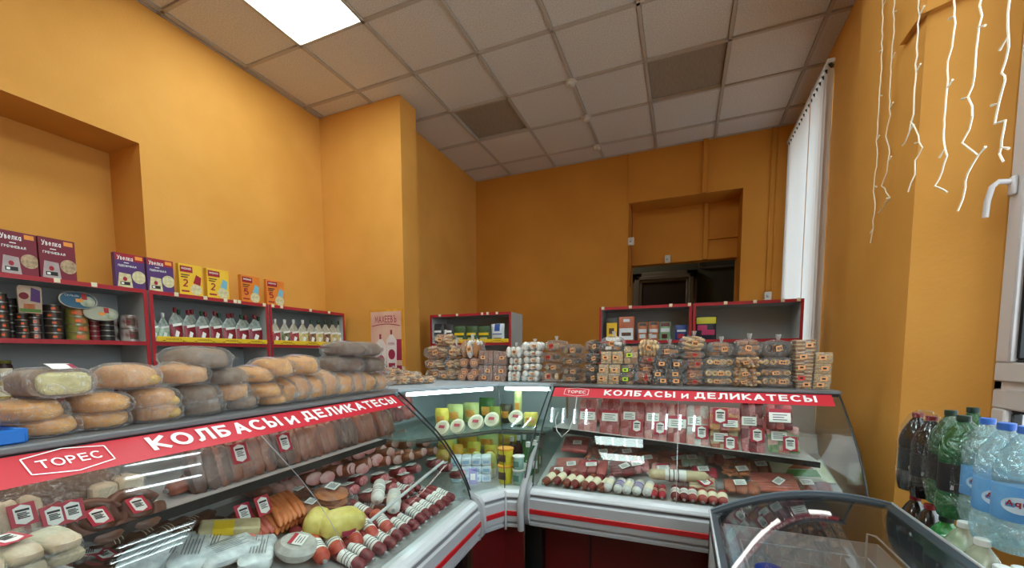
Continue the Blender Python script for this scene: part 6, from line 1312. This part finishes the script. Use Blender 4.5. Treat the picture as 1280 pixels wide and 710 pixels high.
bagc(624,543,646,556,2.50,YB_,'bright yellow packet right below the corner shelf',thick=.02)
for k,(bx,Y_,m_) in enumerate(((( 553,545,570,562),2.30,PG),((566,560,584,580),2.36,YB_),((576,566,590,584),2.26,OY),((606,556,622,572),2.40,YB_),((545,562,560,580),2.12,OY),((618,550,634,566),2.52,PG),((590,545,606,560),2.52,YB_))): bagc(*bx,Y_,m_,'small %s cheese bag filling the corner counter, %s from the left end'%(('pale green','yellow','orange')[(PG,YB_,OY).index(m_)],ORD[(1,2,3,5,0,6,4)[k]]),thick=.022)
for k,(x0,x1) in enumerate(((588,603.5),(604.5,620))):
    uc,w,z0,h=Frame(0,2.18,0).box(x0,565,x1,584,0); r=root('cheese_dome',(uc,2.18,z0),0,('left','right')[k]+' pale domed cheese cup in the corner counter','cheese'); ob('dome',MB().lathe([(w*.5,0),(w*.5,h*.45),(w*.42,h*.8),(w*.2,h),(0,h)],16).mesh('dome',[PG]),r); ob('printed_label',MB().sheet(lambda a,t:(w*.51*math.sin(1.5*(a-.5)),-w*.51*math.cos(1.5*(a-.5)),h*(.1+.35*t)),6,1).mesh('printed_label',[C_('pink cup label',(220,130,110))]),r)
    ob('cup_base',MB().lathe([(w*.40,-(z0-DECK)+.002),(w*.46,-.002)],16).mesh('cup_base',[WHITE]),r)
uc,w,z0,h=Frame(0,2.02,0).box(566,582,611,615,0)
r=root('egg_carton_pack',(uc,2.03,DECK+.002),.45,'block of small white cartons with blue pattern in the corner counter','carton pack')
for i in range(4):
    for j in range(2):
        for k in range(3):
            cw=w/4; b=MB().rbox(-w/2+cw*i+.001,-w/2+cw*(i+1)-.001,.0+.05*j,.048+.05*j,.048*k,.048*k+.046,.005); o=ob('carton',b.mesh('carton',[WC]),r)
            if j==0: ob('blue_print',MB().box(-w/2+cw*i+.01,-w/2+cw*(i+1)-.012,-.001,0,.048*k+.012,.048*k+.03).mesh('blue_print',[C_('soft blue print',(150,186,214))]),o)
YCUP=C_('yellow cup',(232,214,60),(216,196,40)); TCUP=C_('teal white cup',(176,206,200),(150,190,180))
for k,(bx,m,lb_) in enumerate((((620,586,639,609),YCUP,'lower yellow cup of the stacked pair in the corner counter'),((620,563,639,585),YCUP,'upper yellow cup with orange lid in the corner counter'),((638.5,590,653,609),TCUP,'lower pale teal cup beside the yellow cups'),((638.5,571,653,589),TCUP,'upper pale teal cup beside the yellow cups'))):
    Y=2.08; uc,w,z0,h=Frame(0,Y,0).box(*bx,0); z0=DECK+.001 if k%2==0 else DECK+.001+h*1.02; r=root('food_cup',(uc,Y+.03,z0),0,lb_,'cup','stacked food cups'); R_=w*.48
    c_=ob('cup',MB().lathe([(R_*.82,0),(R_*.96,h*.9)],20).mesh('cup',[m]),r); ob('lid',MB().lathe([(R_*1.02,h*.88),(R_*1.04,h*.9),(R_*1.04,h*.97),(R_*.95,h),(0,h)],20).mesh('lid',[C_('orange lid',(236,160,40)) if k<2 else WHITE]),r)
    ob('printed_label',MB().sheet(lambda a,t:(R_*.98*math.sin(1.2*(a-.5)-.2),-R_*.98*math.cos(1.2*(a-.5)-.2),h*(.25+.4*t)),6,1).mesh('printed_label',[BRT if k<2 else C_('teal print',(90,140,130))]),c_)
uc,w,z0,h=Frame(0,1.99,0).box(591,600,600,619,0); r=root('purple_packet',(uc,1.95,DECK+.02),.4,'small lilac packet standing at the corner counter glass','packet'); ob('carton',MB().rbox(-w/2,w/2,0,.02,0,h,.002).mesh('carton',[C_('lilac packet',(130,120,190),(160,150,210))]),r); ob('printed_front',MB().box(-w*.3,w*.3,-.001,0,h*.3,h*.7).mesh('printed_front',[WHITE]),r)
for k,(x,y,Y) in enumerate(((640,573,2.42),(648,568,2.46),(660,578,2.3),(668,570,2.36),(655,562,2.5),(672,558,2.48))):
    h_=.20; uc=Frame(0,Y,0).hit(x,y,v=0)[0]; r=root('sauce_bottle',(min(uc,-.79),Y,DECK+.001),0,'%s %s bottle with white cap at the right side of the corner counter'%(ORD[k%2] if k<2 else ORD[k-2],'dark' if k<2 else 'green'),'bottle','small bottles in the corner counter')
    m=C_('dark sauce glass',(60,24,24),rough=.15) if k<2 else C_('green sauce glass',(50,110,60),rough=.15)
    bd=ob('bottle_body',MB().lathe([(.028,0),(.03,.006),(.03,h_*.55),(.012,h_*.8),(.012,h_*.86)],16).mesh('bottle_body',[m]),r); ob('cap',MB().lathe([(.014,h_*.85),(.014,h_),(0,h_)],12).mesh('cap',[WHC]),r); ob('paper_label',MB().sheet(lambda a,t:(.0305*math.sin(2*(a-.5)),-.0305*math.cos(2*(a-.5)),h_*(.15+.25*t)),6,1).mesh('paper_label',[ORB if k<2 else WHITE]),bd)
# corner shelf goods
def tub(x,y,lb_,w=.10,Y=2.43,z=1.033,m=C_('white cheese tub',(226,220,190)),tilt=-1.0):
    uc=Frame(0,Y,0).hit(x,y,v=0)[0]; r=root('cheese_tub',(uc,Y,z+.005),0,lb_,'cheese','round cheese packs on the corner shelf',rx=.95); ob('tub',MB().lathe([(w*.44,0),(w*.5,.022),(w*.5,.028),(w*.46,.03),(0,.03)],22,T=Matrix.Translation((0,w*.5,0))).mesh('tub',[m]),r); ob('printed_label',MB().lathe([(w*.36,.0312),(0,.0312)],22,T=Matrix.Translation((0,w*.5,0))).mesh('printed_label',[CREAM]),r)
    ob('red_print',MB().box(-w*.2,w*.2,w*.42,w*.62,.0315,.0322).mesh('red_print',[REDL]),r)
tub(594,538,'round white cheese pack with red print, left on corner shelf',Y=2.20); tub(614,536,'round white cheese pack with red print, middle of corner shelf',Y=2.33); tub(644,530,'round white cheese pack standing at the right of the corner shelf',Y=2.48); tub(552,541,'round cheese pack at the left end of the corner shelf',Y=1.98,w=.09); tub(571,541,'round pale cheese pack beside the leftmost on the corner shelf',Y=2.06,w=.09)
bagc(560,505,578,532,2.36,PG,'pale green bag on the corner shelf, upper left',zs=1.034); bagc(545,510,560,536,2.2,YB_,'olive yellow bag at the left of the corner shelf',zs=1.034); bagc(580,503,598,528,2.5,PG,'green white bag at the back of the corner shelf',zs=1.034); bagc(600,497,618,528,2.55,GR,'dark green tall packet on the corner shelf',zs=1.034); bagc(612,508,626,528,2.46,C_('olive pack',(150,160,60),(120,130,40)),'olive packet right of the dark green one',zs=1.034); bagc(643,488,652,515,2.55,PG,'narrow pale green packet at the back of the right shelf half',zs=1.034); bagc(655,515,672,535,2.5,YB_,'small yellow packet at the right end of the corner shelf',zs=1.034)
bagc(625,505,640,532,2.56,C_('brown green pack',(90,90,60),(70,60,40)),'brown green packet behind the corner seam',zs=1.034)
# ================================================================== DRINKS BY THE WINDOW
stn=root('drinks_bench',(.99,1.6,0),0,'low pale bench by the window carrying the drink bottles','bench'); ob('top',MB().rbox(-.20,.15,-1.0,.66,.34,.37,.006).mesh('top',[GREYL]),stn)
for s in(-.95,-.2,.60): ob('side_panel',MB().box(-.18,.13,s,s+.02,0,.34).mesh('side_panel',[GREYL]),stn)
def pet(R_,H_,body,capc,labm,prof_=None,seed=0,flut=False):
    def f():
        b=MB(); pr=prof_ or [(R_*.5,.004),(R_*.85,.0),(R_,.03),(R_,H_*.20),(R_*.95,H_*.22),(R_*.95,H_*.55),(R_,H_*.57),(R_,H_*.66),(R_*.85,H_*.76),(R_*.5,H_*.88),(R_*.29,H_*.93),(R_*.29,H_*.95)]
        b.lathe(pr,22); rr=R_*.97
        c=MB(); c.lathe([(R_*.30,H_*.94),(R_*.33,H_*.945),(R_*.33,H_*.995),(R_*.30,H_),(0,H_)],16)
        l=MB(); l.lathe([(rr,H_*.26),(rr*1.01,H_*.265),(rr*1.01,H_*.53),(rr,H_*.535)],22)
        return b,c,l
    return f()
def shellm(name,tint,milk,mc,refl=.10): return MATS.get(name) or glassy(name,tint,refl,.08,milk=milk,milkcol=mc,bump=(14,.8),edge=.8)
COLA=mat('cola in bottle',(26,16,16),.12,coat=.6); GRB=shellm('green bottle plastic',(120,190,140),.45,(52,120,76)); AQB=shellm('water bottle plastic',(222,244,248),.30,(190,224,232),.14); JUB=shellm('drink bottle plastic',(230,236,220),.38,(206,210,186))
BLKL=mat('black label',(24,22,26),.35); SHR=glassy('shrink wrap film',(250,252,252),.07,.10,bump=(60,1.0),edge=.45); BLU=mat('blue water label',(70,140,210),.35,var=6,col2=(120,180,230)); BCAP=mat('blue cap',(60,110,200),.35); RCAP=mat('dark red bottle cap',(130,26,34),.35)
def bottle(x,yc,X,H_,R_,body,cap,labm,label,z0,name='drink_bottle',text_=None,mk=None):
    Y=WF.hit(x,yc,u=X)[1]; b,c,l=pet(R_,H_,body,cap,labm); r=root(name,(X,Y,z0),0,label,'bottle','drink bottles by the window')
    bd=ob('bottle_body',b.mesh('bottle_body',[body]),r); ob('cap',c.mesh('cap',[cap]),r)
    if labm:
        lb_=ob('label_band',l.mesh('label_band',[labm]),bd)
    # direction toward the shop floor for the printed side
    a=math.atan2(-Y,-X)+.0
    t=MB(); 
    if text_:
        rr=R_*.97*1.02
        mp=lambda s,z:(rr*1.02*math.cos(a+s/rr),rr*1.02*math.sin(a+s/rr),z)
        el=[(mp(.036*math.cos(q*PI/10),H_*.395+.022*math.sin(q*PI/10))) for q in range(20)]; t.add(el+[mp(0,H_*.395)],[(q,(q+1)%20,20) for q in range(20)],0)
        mp2=lambda s,z,k=0:(rr*1.035*math.cos(a+s/rr),rr*1.035*math.sin(a+s/rr),z); t.text(text_,-.026,H_*.378,.052,.019,mapf=mp2,mi=1,bold=.03)
        ob('label_print',t.mesh('label_print',[mat('label pale oval',(190,214,236),.4),mat('label red letters',(150,30,50),.4)]),bd)
    elif labm is BLKL:
        rr=R_*1.0; mp=lambda s,z:(rr*math.cos(a+s/rr),rr*math.sin(a+s/rr),z)
        t.add([mp(-.016,H_*.29),mp(.016,H_*.29),mp(.016,H_*.33),mp(-.016,H_*.33)],[(0,1,2,3)],0)
        for q in range(5): t.add([mp(-.014+.006*q,H_*.292),mp(-.012+.006*q,H_*.292),mp(-.012+.006*q,H_*.328),mp(-.014+.006*q,H_*.328)],[(0,1,2,3)],1)
        ob('barcode',t.mesh('barcode',[PL,INK]),bd)
    return r
Z2=.995;Z1=.665;Z0_=.372
bottle(1146,540,.84,.30,.050,COLA,RCAP,BLKL,'dark cola bottle with red cap, upper row, touching the wall side',Z2-.02); bottle(1163,545,.84,.30,.050,COLA,RCAP,BLKL,'dark cola bottle with red cap, upper row, next to the green bottles',Z2-.02)
bottle(1187,540,.865,.33,.052,GRB,mat('dark green cap2',(30,50,40),.4),BLKL,'green bottle half hidden behind another, upper row',Z2-.02); bottle(1203,545,.83,.33,.052,GRB,mat('dark green cap2',(0,0,0)),BLKL,'green bottle with black label in front, upper row',Z2-.02)
bottle(1232,560,.86,.32,.052,AQB,BCAP,BLU,'water bottle with blue cap and label, left one of the front pair',Z2-.01,text_='Aqua'); bottle(1256,560,.83,.335,.056,AQB,BCAP,BLU,'largest water bottle in front with blue oval label',Z2-.02,text_='Aqua'); bottle(1283,560,.84,.335,.056,AQB,BCAP,BLU,'water bottle cut off by the right edge of the view',Z2-.02,text_='Aqua')
bottle(1215,530,.98,.33,.052,GRB,mat('dark green cap2',(0,0,0)),None,'green bottle behind the water bottles near the window frame',Z2-.02)
bottle(1143,640,.83,.30,.050,COLA,RCAP,BLKL,'dark cola bottle in the lower row, nearest the wall',Z1); bottle(1162,640,.83,.30,.050,COLA,RCAP,BLKL,'dark cola bottle in the lower row, beside the bright green one',Z1)
BGR=shellm('bright green bottle plastic',(90,210,120),.5,(40,170,80)); bottle(1183,650,.82,.31,.056,BGR,mat('dark green cap2',(0,0,0)),BLKL,'bright green bottle in the lower row',Z1-.01)
NAVY=mat('navy label',(40,46,110),.4)
for k,(x,y,X) in enumerate(((1206,660,.80),(1229,668,.78),(1256,680,.76),(1280,670,.82))):
    r=bottle(x,y,X,.30+(.01 if k==1 else 0),.053,JUB,WHC,None,'pale drink bottle with white cap below the water bottles, %s from the left'%ORD[k],Z1+.03-.015*k)
    R_=.053; a=math.atan2(-r.location.y,-r.location.x); t=MB(); mp=lambda s,z:(R_*.99*math.cos(a+s/R_),R_*.99*math.sin(a+s/R_),z)
    t.sheet(lambda q,w_:mp((q-.5)*.075,.07+.07*w_),6,1,0); mp=lambda s,z:(R_*1.0*math.cos(a+s/R_),R_*1.0*math.sin(a+s/R_),z); t.sheet(lambda q,w_:mp((q-.5)*.05,.13+.025*w_),6,1,1)
    ob('label',t.mesh('label',[mat('yellow green drink label',(206,200,90),.4,var=12,col2=(130,160,70)),NAVY]),r)
for k,y in enumerate((2.0,1.7,1.4)):
    r=root('drink_carton',(.99,y,.372),0,'%s closed carton under the bottles counted from the wall'%ORD[k],'box'); ob('box',MB().rbox(-.19,.12,-.14,.14,0,.29,.004).mesh('box',[mat('brown cardboard',(150,118,84),.8)]),r); ob('tape',MB().box(-.02,.02,-.141,.141,.29,.2915).mesh('tape',[CREAM]),r)
for k,(x,y,X,n,lb_) in enumerate(((1154,560,.84,0,'clear shrink wrap around the two upper cola bottles'),(1196,560,.85,0,'clear shrink wrap around the two upper green bottles'),(1244,575,.845,0,'clear shrink wrap around the two front water bottles'))):
    Y=WF.hit(x,y,u=X)[1]; d_=(.10,.11,.125)[k]; b=MB(); b.ell((0,0,.155),(.060,d_,.160),26,14,e=.55,e2=.75,fn=lambda p:crumple(Vector((p.x*(1-.25*max(0,p.z)),p.y*(1-.12*max(0,p.z)),p.z)),k,.05,2.5))
    tag(ob('shrink_wrap',b.mesh('shrink_wrap',[SHR],60),loc=(X,Y,Z2-.02)),lb_,'film')

for k_,v_ in USED.items():
    if len(v_)>1: print('DUPLABEL',k_,v_[:4])
    if len(k_.split())>16 or len(k_.split())<4: print('LEN',len(k_.split()),k_)
